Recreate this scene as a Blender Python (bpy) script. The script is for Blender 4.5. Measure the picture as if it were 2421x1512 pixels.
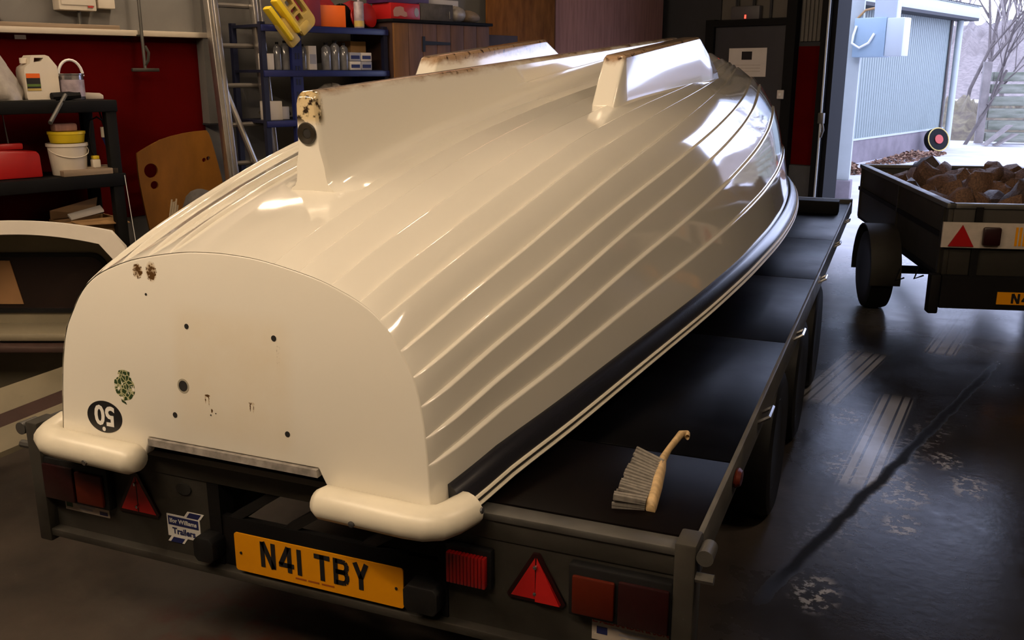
import bpy, bmesh, math, random
import numpy as np
from mathutils import Matrix, Vector

for o in list(bpy.data.objects):
    bpy.data.objects.remove(o)
scene = bpy.context.scene
COL = scene.collection
random.seed(7)

# ------------------------------------------------------------------ camera
FPX, CX, CY = 2211.0, 1210.5, 756.0          # focal length / centre in pixels of the 2421x1512 frame
PITCH, YAW = math.atan(582.0 / FPX), math.radians(22.339)
CAM = np.array([1.32, -1.8816, 1.67])
cam_d = bpy.data.cameras.new('camera')
cam_d.sensor_width = 36.0
cam_d.lens = FPX / 2421.0 * 36.0
cam_d.clip_end = 500
cam_o = bpy.data.objects.new('camera', cam_d)
COL.objects.link(cam_o)
cam_o.location = CAM
cam_o.rotation_euler = (math.pi / 2 - PITCH, 0, YAW)
scene.camera = cam_o

# ------------------------------------------------------------------ world, exposure
world = bpy.data.worlds.new('overcast')
scene.world = world
world.use_nodes = True
bg = world.node_tree.nodes['Background']
bg.inputs[0].default_value = (0.60, 0.68, 1.0, 1)
bg.inputs[1].default_value = 5.5
vs = scene.view_settings
vs.view_transform = 'Standard'
vs.look = 'None'
vs.exposure = 0.0
vs.gamma = 1.0
vs.use_curve_mapping = False
scene.cycles.use_denoising = True
scene.cycles.max_bounces = 6
scene.cycles.diffuse_bounces = 3
scene.cycles.glossy_bounces = 3
scene.cycles.use_adaptive_sampling = True
scene.cycles.adaptive_threshold = 0.1
scene.cycles.use_light_tree = False
scene.cycles.caustics_reflective = False
scene.cycles.caustics_refractive = False
scene.cycles.sample_clamp_indirect = 6.0
TUBE_COLOR = (1.0, 0.76, 0.52)
TUBE_POWER = 150.0

# ------------------------------------------------------------------ frames used to place things
_hd = np.array([-math.sin(YAW), math.cos(YAW), 0])
_rt = np.array([math.cos(YAW), math.sin(YAW), 0])
_fw = _hd * math.cos(PITCH) + np.array([0, 0, -math.sin(PITCH)])
_up = np.cross(_rt, _fw)
def ray(px, py):
    return _fw * FPX + _rt * (px - CX) - _up * (py - CY)
def at_z(px, py, z):
    v = ray(px, py); return CAM + v * ((z - CAM[2]) / v[2])
def at_y(px, py, y):
    v = ray(px, py); return CAM + v * ((y - CAM[1]) / v[1])
ALPHA = math.radians(21.4)                   # the garage is turned against the trailer
KC = np.array([-1.19, 8.49, 0.0])            # far corner between left wall and door wall
AV = np.array([math.sin(ALPHA), math.cos(ALPHA), 0]); BV = np.array([math.cos(ALPHA), -math.sin(ALPHA), 0])
WALL_RZ = math.pi / 2 - ALPHA                # local x along the left wall, local y into it
DOOR_RZ = -ALPHA                             # local x along the door wall (to the right), local y outwards
def WF(s, t, z=0.0):                         # room frame: s along left wall (0 at the door wall), t away from it
    p = KC + AV * s + BV * t; return Vector((p[0], p[1], z))

# ------------------------------------------------------------------ mesh helpers
class MB:
    def __init__(self): self.v = []; self.f = []
    def add(self, vs_, fs):
        n = len(self.v); self.v += [tuple(p) for p in vs_]; self.f += [tuple(i + n for i in f) for f in fs]; return self
    def box(self, x0, x1, y0, y1, z0, z1, M=None):
        vs_ = [Vector(p) for p in ((x0,y0,z0),(x1,y0,z0),(x1,y1,z0),(x0,y1,z0),(x0,y0,z1),(x1,y0,z1),(x1,y1,z1),(x0,y1,z1))]
        if M is not None: vs_ = [M @ p for p in vs_]
        return self.add(vs_, [(0,3,2,1),(4,5,6,7),(0,1,5,4),(1,2,6,5),(2,3,7,6),(3,0,4,7)])
    def prism(self, pts, ext):               # planar polygon (ccw seen from +ext side) pushed along ext
        ext = Vector(ext); n = len(pts); P = [Vector(p) for p in pts]
        return self.add(P + [p + ext for p in P], [tuple(range(n))[::-1], tuple(range(n, 2*n))] + [(i, (i+1) % n, n + (i+1) % n, n + i) for i in range(n)])
    def tube(self, pts, r, n=8, close=False):
        P = [Vector(p) for p in pts]; m = len(P); rs = r if isinstance(r, (list, tuple)) else [r] * m
        rings = []; up = None
        for i in range(m):
            if close: tg = P[(i+1) % m] - P[i-1]
            else: tg = P[min(i+1, m-1)] - P[max(i-1, 0)]
            tg.normalize()
            if up is None:
                up = Vector((0,0,1)) if abs(tg.z) < .9 else Vector((1,0,0))
            s = tg.cross(up)
            if s.length < 1e-5: s = tg.cross(Vector((0,1,0)))
            s.normalize(); u2 = s.cross(tg); up = u2
            rings += [P[i] + (s * math.cos(2*math.pi*k/n) + u2 * math.sin(2*math.pi*k/n)) * rs[i] for k in range(n)]
        fs = []
        for i in range(m if close else m - 1):
            j = (i + 1) % m
            fs += [(i*n+k, i*n+(k+1) % n, j*n+(k+1) % n, j*n+k) for k in range(n)]
        if not close: fs += [tuple(range(n))[::-1], tuple(range((m-1)*n, m*n))]
        return self.add(rings, fs)
    def lathe(self, prof, n=24, M=None, sx=1.0, sy=1.0):  # profile (r,z) around local z
        vs_ = []; M = M or Matrix()
        for r, z in prof:
            vs_ += [M @ Vector((r*sx*math.cos(2*math.pi*k/n), r*sy*math.sin(2*math.pi*k/n), z)) for k in range(n)]
        m = len(prof); fs = [(i*n+k, i*n+(k+1) % n, (i+1)*n+(k+1) % n, (i+1)*n+k) for i in range(m-1) for k in range(n)]
        fs += [tuple(range(n))[::-1], tuple(range((m-1)*n, m*n))]
        return self.add(vs_, fs)
    def loft(self, rings, closed=True, caps=True):
        n = len(rings[0]); vs_ = [p for r in rings for p in r]; fs = []
        for i in range(len(rings) - 1):
            for k in range(n if closed else n - 1):
                fs.append((i*n+k, i*n+(k+1) % n, (i+1)*n+(k+1) % n, (i+1)*n+k))
        if caps and closed: fs += [tuple(range(n))[::-1], tuple(range((len(rings)-1)*n, len(rings)*n))]
        return self.add(vs_, fs)
    def mesh(self, name, bevel=0.0, segs=2, smooth=None, ang=35):
        me = bpy.data.meshes.new(name); me.from_pydata(self.v, [], self.f)
        b = bmesh.new(); b.from_mesh(me)
        bmesh.ops.recalc_face_normals(b, faces=b.faces)
        if bevel > 0:
            ed = [e for e in b.edges if len(e.link_faces) == 2 and e.calc_face_angle(0) > .5]
            bmesh.ops.bevel(b, geom=ed, offset=bevel, segments=segs, affect='EDGES', profile=.5, clamp_overlap=True)
        if smooth is None: smooth = bevel > 0
        for f in b.faces: f.smooth = bool(smooth)
        if smooth:
            for e in b.edges:
                if len(e.link_faces) == 2 and e.calc_face_angle(0) > math.radians(ang): e.smooth = False
        b.to_mesh(me); b.free(); return me
    def build(self, name, mat, parent=None, bevel=0.0, segs=2, smooth=None, ang=35, loc=None, rz=0.0):
        return link(name, self.mesh(name, bevel, segs, smooth, ang), mat, parent, loc, rz)

def link(name, me, mat, parent=None, loc=None, rz=0.0):
    o = bpy.data.objects.new(name, me); COL.objects.link(o)
    if mat and not me.materials: me.materials.append(mat)
    if parent is not None: o.parent = parent
    if loc is not None: o.location = loc
    if rz: o.rotation_euler = (0, 0, rz)
    return o
def tag(o, label, cat, group=None):
    o['label'] = label; o['category'] = cat
    if group: o['group'] = group
    return o
def thing(name, label, cat, loc=(0,0,0), rz=0.0, group=None):
    o = bpy.data.objects.new(name, None); COL.objects.link(o); o.empty_display_size = .1
    o.location = loc; o.rotation_euler = (0, 0, rz)
    return tag(o, label, cat, group)
def struct(name, mb, mat, **k):
    o = mb.build(name, mat, **k); o['kind'] = 'structure'; return o
def copy_tree(o, parent=None):
    c = o.copy(); COL.objects.link(c); c.parent = parent
    for ch in list(o.children): copy_tree(ch, c)
    return c
def flat(splines, thick, M=None):            # filled 2-D outlines (holes allowed), thick in +z, then M
    cu = bpy.data.curves.new('c', 'CURVE'); cu.dimensions = '2D'; cu.fill_mode = 'BOTH'; cu.extrude = thick / 2
    for s in splines:
        sp = cu.splines.new('POLY'); sp.points.add(len(s) - 1); sp.use_cyclic_u = True
        for p, q in zip(sp.points, s): p.co = (q[0], q[1], 0, 1)
    return _to_mesh(cu, Matrix.Translation((0, 0, thick/2)), M)
def text(s, size, M=None, bold=0.0, thick=.0006, align='CENTER', sx=1.0):
    cu = bpy.data.curves.new('t', 'FONT'); cu.body = s; cu.size = size; cu.offset = bold; cu.extrude = thick / 2
    cu.align_x = align; cu.align_y = 'CENTER'; cu.resolution_u = 3
    return _to_mesh(cu, Matrix.Translation((0, 0, thick/2)) @ Matrix.Diagonal((sx, 1, 1, 1)), M)
def _to_mesh(cu, pre, M):
    ob = bpy.data.objects.new('tmp', cu); COL.objects.link(ob)
    dg = bpy.context.evaluated_depsgraph_get()
    me = bpy.data.meshes.new_from_object(ob.evaluated_get(dg))
    bpy.data.objects.remove(ob); bpy.data.curves.remove(cu)
    me.transform((M or Matrix()) @ pre); me.materials.clear(); return me
def ell(cx, cy, rx, ry, n=24, rot=0.0):
    c, s = math.cos(rot), math.sin(rot)
    return [(cx + rx*math.cos(a)*c - ry*math.sin(a)*s, cy + rx*math.cos(a)*s + ry*math.sin(a)*c) for a in [2*math.pi*k/n for k in range(n)]]
def rrect(x0, x1, y0, y1, r, n=5):
    out = []
    for cx, cy, a0 in ((x1-r, y0+r, -90), (x1-r, y1-r, 0), (x0+r, y1-r, 90), (x0+r, y0+r, 180)):
        out += [(cx + r*math.cos(math.radians(a0 + 90*k/n)), cy + r*math.sin(math.radians(a0 + 90*k/n))) for k in range(n+1)]
    return out
UPRIGHT = Matrix.Rotation(math.pi/2, 4, 'X')  # xy drawing -> xz plane facing -y

# ------------------------------------------------------------------ materials
def M(name, col, rough=.5, metal=0.0, var=0.0, scale=6.0, bump=0.0, spec=.5, coat=0.0, col2=None, rvar=0.0, stretch=(1,1,1), emit=0.0):
    m = bpy.data.materials.new(name); m.use_nodes = True
    nt = m.node_tree; p = nt.nodes['Principled BSDF']
    p.inputs['Base Color'].default_value = (*col, 1); p.inputs['Roughness'].default_value = rough
    p.inputs['Metallic'].default_value = metal; p.inputs['Specular IOR Level'].default_value = spec
    if coat: p.inputs['Coat Weight'].default_value = coat; p.inputs['Coat Roughness'].default_value = .05
    if emit:
        p.inputs['Emission Color'].default_value = (*col, 1); p.inputs['Emission Strength'].default_value = emit
    if var or bump or rvar or col2:
        tc = nt.nodes.new('ShaderNodeTexCoord'); mp = nt.nodes.new('ShaderNodeMapping'); mp.inputs['Scale'].default_value = stretch
        no = nt.nodes.new('ShaderNodeTexNoise'); no.inputs['Scale'].default_value = scale; no.inputs['Detail'].default_value = 6; no.inputs['Roughness'].default_value = .6
        nt.links.new(tc.outputs['Object'], mp.inputs[0]); nt.links.new(mp.outputs[0], no.inputs['Vector'])
        if var or col2:
            r = nt.nodes.new('ShaderNodeValToRGB'); c2 = col2 or tuple(c * (1 - var) for c in col)
            r.color_ramp.elements[0].color = (*c2, 1); r.color_ramp.elements[1].color = (*col, 1)
            r.color_ramp.elements[0].position = .35; r.color_ramp.elements[1].position = .65
            nt.links.new(no.outputs['Fac'], r.inputs[0]); nt.links.new(r.outputs[0], p.inputs['Base Color'])
        if rvar:
            mr = nt.nodes.new('ShaderNodeMapRange'); mr.inputs[1].default_value = .3; mr.inputs[2].default_value = .7
            mr.inputs[3].default_value = max(.02, rough - rvar); mr.inputs[4].default_value = rough + rvar
            nt.links.new(no.outputs['Fac'], mr.inputs[0]); nt.links.new(mr.outputs[0], p.inputs['Roughness'])
        if bump:
            bp = nt.nodes.new('ShaderNodeBump'); bp.inputs['Strength'].default_value = bump; bp.inputs['Distance'].default_value = .02
            nt.links.new(no.outputs['Fac'], bp.inputs['Height']); nt.links.new(bp.outputs[0], p.inputs['Normal'])
    return m
class NT:                                    # tiny node-maths helper
    def __init__(self, m): self.nt = m.node_tree; self.p = self.nt.nodes['Principled BSDF']; self.l = self.nt.links.new
    def n(self, t, **k):
        x = self.nt.nodes.new(t)
        for a, b in k.items(): setattr(x, a, b)
        return x
    def math(self, op, a, b=None, c=None, clamp=False):
        x = self.n('ShaderNodeMath', operation=op, use_clamp=clamp)
        for i, s in enumerate((a, b, c)):
            if s is None: continue
            if isinstance(s, (int, float)): x.inputs[i].default_value = s
            else: self.l(s, x.inputs[i])
        return x.outputs[0]
    def mix(self, f, a, b):
        x = self.n('ShaderNodeMix', data_type='RGBA')
        for i, s in ((0, f), (6, a), (7, b)):
            if isinstance(s, (int, float)): x.inputs[i].default_value = s
            elif isinstance(s, tuple): x.inputs[i].default_value = (*s, 1)
            else: self.l(s, x.inputs[i])
        return x.outputs[2]
    def noise(self, vec, scale, detail=5, rough=.6):
        x = self.n('ShaderNodeTexNoise'); x.inputs['Scale'].default_value = scale; x.inputs['Detail'].default_value = detail; x.inputs['Roughness'].default_value = rough
        self.l(vec, x.inputs['Vector']); return x.outputs['Fac']
    def ramp(self, f, lo, hi, a=0.0, b=1.0):
        x = self.n('ShaderNodeMapRange', interpolation_type='SMOOTHSTEP')
        for i, s in ((1, lo), (2, hi), (3, a), (4, b)): x.inputs[i].default_value = s
        self.l(f, x.inputs[0]); return x.outputs[0]
    def coords(self):
        tc = self.n('ShaderNodeTexCoord'); s = self.n('ShaderNodeSeparateXYZ'); self.l(tc.outputs['Object'], s.inputs[0])
        return tc.outputs['Object'], s.outputs[0], s.outputs[1], s.outputs[2]
    def spot(self, x, y, cx, cy, rx, ry, soft=.5):  # 1 inside an ellipse
        a = self.math('DIVIDE', self.math('SUBTRACT', x, cx), rx); b = self.math('DIVIDE', self.math('SUBTRACT', y, cy), ry)
        d = self.math('SQRT', self.math('ADD', self.math('MULTIPLY', a, a), self.math('MULTIPLY', b, b)))
        return self.ramp(d, 1 - soft, 1 + soft, 1, 0)

GEL = (.83, .79, .70)
m_gel = M('gelcoat', GEL, .07, var=.04, scale=1.5, coat=1.0)
m_tran = M('gelcoat_transom', GEL, .22)
h = NT(m_tran); vec, x, y, z = h.coords(); nz = h.noise(vec, 60); nz2 = h.noise(vec, 9)
rust = None
for cx, cz, rx, rz_, amt in ((-.278,.472,.016,.018,1.5), (-.231,.474,.017,.024,1.5), (-.062,.168,.010,.004,1.1), (-.068,.158,.002,.012,1.2), (-.057,.157,.002,.014,1.2), (.082,.168,.010,.004,.9), (.077,.158,.002,.011,.9), (.087,.157,.002,.013,.9), (.165,.31,.004,.05,.35), (.172,.30,.004,.05,.3), (-.048,.13,.003,.006,1.2)):
    s = h.math('MULTIPLY', h.spot(x, z, cx, cz, rx, rz_, .45), amt)
    rust = s if rust is None else h.math('MAXIMUM', rust, s)
halo = h.math('MULTIPLY', h.ramp(rust, .2, 1.3), .6)
rust = h.ramp(h.math('SUBTRACT', rust, h.ramp(h.noise(vec, 110), .40, .60, 1.1, 0.0)), .15, .75)
bx = h.math('MULTIPLY', h.ramp(h.math('ABSOLUTE', h.math('SUBTRACT', x, .02)), .15, .21, 1, 0), h.ramp(h.math('ABSOLUTE', h.math('SUBTRACT', z, .22)), .12, .2, 1, 0))
yel = h.math('MULTIPLY', bx, h.math('MULTIPLY', nz2, .55))
c = h.mix(yel, GEL, (.74, .62, .42)); c = h.mix(halo, c, (.42, .27, .10)); c = h.mix(rust, c, (.09, .045, .015)); h.l(c, h.p.inputs['Base Color'])
m_keel = M('gelcoat_keel', GEL, .14, coat=.8)
h = NT(m_keel); vec, x, y, z = h.coords()
mp = h.n('ShaderNodeMapping'); mp.inputs['Scale'].default_value = (1, .35, 1); h.l(vec, mp.inputs[0])
top = h.math('SUBTRACT', z, h.math('ADD', .905, h.math('MULTIPLY', y, .0115)))       # height over the worn bottom edge
wear = h.math('ADD', h.math('MULTIPLY', top, 26), h.math('MULTIPLY', h.noise(mp.outputs[0], 14), 2.0))
w1 = h.math('MULTIPLY', h.ramp(wear, .05, .95), .9); w2 = h.ramp(h.noise(vec, 30), .52, .66)
c = h.mix(w1, GEL, (.33, .19, .09)); dark = h.math('MULTIPLY', h.ramp(wear, .40, .95), w2); c = h.mix(dark, c, (.05, .025, .012))
rear = h.math('MULTIPLY', h.ramp(y, .50, .47), h.ramp(z, .80, .83)); rn = h.ramp(h.noise(vec, 38), .46, .58)
c = h.mix(h.math('MULTIPLY', rear, .75), c, (.58, .42, .17)); c = h.mix(h.math('MULTIPLY', rear, rn), c, (.03, .018, .01))
h.l(c, h.p.inputs['Base Color'])
m_cream = M('cream_trim', (.80, .74, .60), .35, var=.1)
m_rail = M('black_rubber_rail', (.012, .012, .016), .22, spec=.6)
m_blk = M('black_plastic', (.006, .006, .0065), .5, spec=.3)
m_blk2 = M('satin_black', (.005, .0048, .005), .65, spec=.12)
m_hole = M('dark_hole', (.008, .007, .006), .8)
m_white = M('white_print', (.80, .78, .74), .4)
m_black = M('black_print', (.010, .010, .012), .35)
m_grayedge = M('raw_laminate', (.34, .31, .28), .7, var=.5, scale=30)
m_galv = M('galvanised_steel', (.13, .125, .115), .5, metal=.55, var=.35, scale=5, rvar=.12)
m_galvd = M('dirty_galvanised', (.045, .041, .033), .6, metal=.35, var=.45, scale=4, rvar=.15)
m_deck = M('black_deck_ply', (.0016, .0016, .0022), .34, var=.4, scale=3, rvar=.07, spec=.07)
m_deckb = M('brown_deck_ply', (.0035, .0023, .002), .40, var=.4, scale=5, spec=.05)
m_tyre = M('tyre_rubber', (.006, .006, .0066), .6, spec=.25, var=.3, scale=10)
m_rim = M('wheel_steel', (.14, .14, .15), .4, metal=.8)
m_chrome = M('bright_bolt', (.6, .6, .62), .2, metal=1)
m_red = M('red_lens', (.30, .006, .006), .25, coat=.3)
m_redd = M('dark_red_lens', (.014, .0015, .002), .3)
m_redr = M('red_reflector', (.42, .010, .010), .35)
m_amb = M('amber_lens', (.06, .006, .001), .4, spec=.3)
m_yplate = M('yellow_plate', (.64, .25, .002), .5, spec=.2)
m_stick = M('white_sticker', (.46, .40, .34), .5, var=.15, scale=20)
m_navy = M('navy_print', (.012, .018, .10), .4)
m_redprint = M('red_print', (.35, .03, .02), .5)
m_bluegrey = M('grey_print', (.30, .30, .34), .5)
m_wood = M('pale_handle_wood', (.62, .43, .22), .5, var=.35, scale=12, stretch=(1, 6, 1))
m_brist = M('grey_bristle', (.21, .19, .165), .9, var=.35, scale=60, stretch=(1, 1, .1))
m_wall = M('grey_painted_block', (.155, .148, .138), .75, var=.15, scale=3, bump=.15)
m_wallr = M('red_wall_paint', (.070, .0012, .001), .8, spec=.03, var=.18, scale=2, bump=.05)
m_dark = M('dark_cladding', (.016, .016, .020), .7, var=.2)
m_doorm = M('dark_grey_door', (.024, .024, .029), .5, var=.15)
m_ceil = M('ceiling_sheet', (.22, .21, .20), .8, var=.1)
m_timber = M('weathered_timber', (.33, .24, .16), .7, var=.45, scale=5, stretch=(.25, 6, 6))
m_ledge = M('pale_timber_ledge', (.60, .52, .42), .6, var=.2, scale=4, stretch=(.3, 5, 5))
m_ply = M('birch_plywood', (.215, .085, .010), .6, spec=.2, var=.35, scale=5, stretch=(1, 1, .4))
m_osb = M('varnished_board', (.25, .10, .02), .6, spec=.1, col2=(.14, .05, .010), scale=9, stretch=(1.5, 1, .35))
m_purp = M('mauve_plywood', (.37, .20, .18), .7, spec=.2, var=.3, scale=14, stretch=(2, 1, .15))
m_pine = M('pine_plank', (.145, .080, .062), .6, spec=.25, var=.35, scale=7, stretch=(3, 3, .35))
m_pine2 = M('yellow_pine_plank', (.19, .09, .032), .6, spec=.25, var=.35, scale=7, stretch=(3, 3, .35))
m_alu = M('aluminium', (.60, .57, .54), .3, metal=.9, var=.15, scale=12)
m_blue = M('blue_steel', (.008, .014, .105), .4, var=.2)
m_bluel = M('dark_blue_steel', (.004, .006, .025), .5)
m_hdpe = M('white_plastic', (.74, .66, .55), .4, var=.08)
m_bag = M('translucent_plastic', (.42, .38, .34), .35, var=.3, scale=12, bump=.4)
m_tin = M('tinplate', (.42, .40, .42), .25, metal=.9, var=.4, scale=14)
m_redpl = M('red_plastic', (.42, .012, .012), .35)
m_redcl = M('red_cloth', (.33, .010, .018), .8, var=.35, scale=14, bump=.3)
m_maroon = M('maroon_card', (.16, .010, .025), .6)
m_purple = M('purple_card', (.06, .012, .07), .5)
m_orange = M('orange_card', (.75, .12, .004), .5)
m_yell = M('yellow_plastic', (.80, .58, .02), .4, var=.1)
m_yell2 = M('dirty_yellow_plastic', (.55, .40, .11), .45, var=.25, scale=8)
m_kraft = M('cardboard', (.42, .24, .10), .8, var=.15)
m_paper = M('paper', (.62, .57, .52), .7, var=.08)
m_clear = M('grey_bottle', (.15, .15, .165), .12, var=.3, scale=10, coat=.4)
m_mauve = M('tin_label', (.40, .33, .38), .4, var=.4, scale=18)
m_grey = M('grey_fabric', (.095, .085, .08), .9, var=.4, scale=14, bump=.4)
m_rope = M('frayed_rope', (.40, .32, .22), .9, var=.3)
m_grpin = M('olive_grp_inside', (.25, .215, .145), .5, var=.2, scale=3)
m_grpw = M('white_grp_flange', (.76, .70, .62), .35, var=.08)
m_tint = M('brown_tinted_glass', (.018, .011, .009), .12, coat=.3)
m_tan = M('tan_board', (.34, .18, .075), .6, var=.2)
m_brownstrip = M('brown_strip', (.05, .025, .02), .6, var=.3)
m_conc = M('concrete_apron', (.47, .45, .47), .8, var=.22, scale=2, bump=.1)
m_shed = M('grey_green_cladding', (.22, .26, .25), .45, var=.08)
m_shedw = M('pale_blue_grey_trim', (.40, .43, .42), .5, var=.06)
m_plinth = M('mauve_plinth', (.19, .16, .175), .9, var=.25, scale=4)
m_pale = M('pale_blue_box', (.30, .40, .48), .4, var=.05)
m_palew = M('white_steel', (.50, .54, .56), .5)
m_leaf = M('dead_leaves', (.28, .15, .09), .9, col2=(.12, .065, .045), scale=30)
m_bark = M('grey_bark', (.13, .105, .095), .9, var=.3, scale=4)
m_bark2 = M('pale_bark', (.27, .23, .21), .9, var=.3, scale=4)
m_hill = M('bare_woodland', (.20, .165, .15), 1.0, col2=(.13, .108, .10), scale=1.6, bump=.15, stretch=(2, 2, .5))
m_bank = M('rough_grass_bank', (.17, .14, .08), 1.0, col2=(.08, .06, .045), scale=2.5, bump=.7)
m_logs = M('mossy_sleeper', (.25, .25, .20), .9, col2=(.12, .13, .09), scale=4, stretch=(.4, 2, 2))
m_snow = M('pale_gap_concrete', (.75, .75, .78), .9)
m_stone = M('brown_stone', (.17, .09, .05), .8, col2=(.06, .032, .022), scale=9, bump=.5)
m_stone2 = M('dark_wet_stone', (.07, .045, .04), .45, col2=(.03, .02, .02), scale=9, bump=.5)
m_tr2 = M('grey_trailer_side', (.026, .023, .018), .6, spec=.25, var=.3, scale=3)
m_tr2d = M('trailer_black', (.005, .0045, .0045), .65, spec=.12)
m_led = M('red_indicator', (1, .05, .03), .4, emit=4)
m_tubeglow = M('lit_tube', TUBE_COLOR, .5, emit=TUBE_POWER)
m_batten = M('white_batten', (.7, .68, .64), .5)
m_crest = M('worn_green_emblem', (.03, .06, .015), .5)
h = NT(m_crest); vec, x, y, z = h.coords()
vo = h.n('ShaderNodeTexVoronoi', feature='DISTANCE_TO_EDGE'); vo.inputs['Scale'].default_value = 70; h.l(vec, vo.inputs['Vector'])
c = h.mix(h.ramp(vo.outputs['Distance'], .05, .12), (.45, .44, .25), (.022, .05, .012)); c = h.mix(h.ramp(h.noise(vec, 50), .56, .62), c, GEL)
h.l(c, h.p.inputs['Base Color'])

# floor: damp concrete with a joint, tyre tracks, spatter, a rust stain and painted door light and dimness
m_floor = M('damp_concrete', (.12, .105, .085), .4, spec=.13)
h = NT(m_floor); vec, x, y, z = h.coords()
n1 = h.noise(vec, .9); n2 = h.noise(vec, 5); n3 = h.noise(vec, 26, 4)
def line(p, q, wob=.0):                       # (along, across) from p to q on the floor
    dx, dy = q[0]-p[0], q[1]-p[1]; L = math.hypot(dx, dy); dx /= L; dy /= L
    rx = h.math('SUBTRACT', x, float(p[0])); ry = h.math('SUBTRACT', y, float(p[1]))
    al = h.math('ADD', h.math('MULTIPLY', rx, dx), h.math('MULTIPLY', ry, dy)); ac = h.math('SUBTRACT', h.math('MULTIPLY', rx, dy), h.math('MULTIPLY', ry, dx))
    if wob: ac = h.math('ADD', ac, h.math('MULTIPLY', h.math('SUBTRACT', n2, .5), wob))
    return al, h.math('ABSOLUTE', ac), L
P1, P2_ = at_z(1850, 1365, 0), at_z(2215, 1000, 0)
al, ac, L = line(P1, P2_, .05)
jedge = h.math('MULTIPLY', h.ramp(ac, .05, .12, 1, 0), h.math('MULTIPLY', h.ramp(al, .1, .5), h.ramp(al, L - .3, L + .2, 1, 0)))
joint = h.math('MULTIPLY', h.ramp(ac, .008, .035, 1, 0), h.math('MULTIPLY', h.ramp(al, -.3, .1), h.ramp(al, L + .6, L + 1.5, 1, 0)))
tracks = None
for a_, b_, w_ in ((at_z(2030, 1135, 0), at_z(2110, 960, 0), .085), (at_z(2225, 830, 0), at_z(2290, 735, 0), .09), (at_z(1935, 940, 0), at_z(2035, 850, 0), .12)):
    al, ac, L = line(a_, b_)
    tread = h.ramp(h.math('SINE', h.math('MULTIPLY', ac, 2*math.pi/.042)), -.9, -.4)
    t_ = h.math('MULTIPLY', h.math('MULTIPLY', h.ramp(ac, w_*.85, w_*1.1, 1, 0), tread), h.math('MULTIPLY', h.ramp(al, -.12, .0), h.ramp(al, L, L + .25, 1, 0)))
    tracks = t_ if tracks is None else h.math('MAXIMUM', tracks, t_)
spat = None
for px, py, r_ in ((2000, 985, .075), (2005, 1100, .09), (2130, 1160, .10), (2235, 1090, .06), (2290, 1150, .07), (2130, 1240, .06), (1925, 1400, .07), (2010, 1130, .05)):
    q = at_z(px, py, 0); s = h.spot(x, y, float(q[0]), float(q[1]), r_, r_*1.6, .4)
    spat = s if spat is None else h.math('MAXIMUM', spat, s)
spat = h.math('MULTIPLY', spat, h.ramp(n3, .50, .58))
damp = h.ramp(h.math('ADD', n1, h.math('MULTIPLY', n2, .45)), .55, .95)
q = at_z(590, 1470, 0)
rst = h.math('MULTIPLY', h.spot(x, y, float(q[0]), float(q[1]), .28, .22, .6), h.ramp(n2, .42, .62))
wet_dim = h.ramp(h.math('ADD', x, h.math('MULTIPLY', h.math('SUBTRACT', n1, .5), .8)), .55, 1.35)  # damp right side, its dimness also darkened into the colour
c = h.mix(damp, (.066, .053, .043), (.034, .030, .027)); c = h.mix(h.math('MULTIPLY', h.ramp(n3, .35, .7), .4), c, (.05, .042, .034)); c = h.mix(wet_dim, c, (.014, .0125, .0135))
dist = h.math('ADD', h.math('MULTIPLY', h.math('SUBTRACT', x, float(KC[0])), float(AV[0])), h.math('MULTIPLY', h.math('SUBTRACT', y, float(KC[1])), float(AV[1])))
door_light = h.ramp(h.math('ADD', dist, h.math('MULTIPLY', h.math('SUBTRACT', n1, .5), 1.4)), -3.0, -.7)   # daylight from the door, painted into the slab's colour
c = h.mix(door_light, c, (.50, .48, .48))
c = h.mix(h.math('MULTIPLY', rst, .8), c, (.065, .012, .008)); sheen = h.math('MAXIMUM', tracks, spat); c = h.mix(h.math('MULTIPLY', sheen, .85), c, (.27, .27, .29))   # pale prints, the sky's glint on them put into the colour
edge = h.math('MULTIPLY', jedge, h.ramp(n3, .50, .60)); c = h.mix(h.math('MULTIPLY', edge, .6), c, (.14, .14, .155)); c = h.mix(joint, c, (.004, .0035, .0035))
r_ = h.math('ADD', h.math('MULTIPLY', damp, -.10), h.math('ADD', .36, h.math('MULTIPLY', n3, .12))); r_ = h.math('SUBTRACT', r_, h.math('MULTIPLY', wet_dim, .15))
r_ = h.math('ADD', r_, h.math('MULTIPLY', joint, .4))
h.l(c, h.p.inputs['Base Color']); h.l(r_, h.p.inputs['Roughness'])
bp = h.n('ShaderNodeBump'); bp.inputs['Strength'].default_value = .14; bp.inputs['Distance'].default_value = .01
h.l(h.math('ADD', h.math('MULTIPLY', n2, .6), h.math('MULTIPLY', n3, .35)), bp.inputs['Height']); h.l(bp.outputs[0], h.p.inputs['Normal'])

# ------------------------------------------------------------------ the garage shell
S0, T1, ZC = -15.0, 10.5, 4.7                # back end, right wall, ceiling
def room(mb, s0, s1, t0, t1, z0, z1):
    P = [WF(s0,t0,z0), WF(s1,t0,z0), WF(s1,t1,z0), WF(s0,t1,z0)]
    return mb.prism(P[::-1], (0, 0, z1 - z0))
DO0, DO1, DOH = 2.0, 3.9, 2.8                # the big doorway
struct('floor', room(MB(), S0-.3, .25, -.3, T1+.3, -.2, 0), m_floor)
struct('ceiling', room(MB(), S0-.3, .25, -.3, T1+.3, ZC, ZC+.15), m_ceil)
WS0, WS1, WZ0, WZ1 = -3.35, -1.75, 3.60, 4.45   # high dirty side window
mb = MB(); room(mb, S0, 0, -.25, 0, 0, WZ0); room(mb, S0, 0, -.25, 0, WZ1, ZC); room(mb, S0, WS0, -.25, 0, WZ0, WZ1); room(mb, WS1, 0, -.25, 0, WZ0, WZ1)
struct('wall_left', mb, m_wall)
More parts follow.
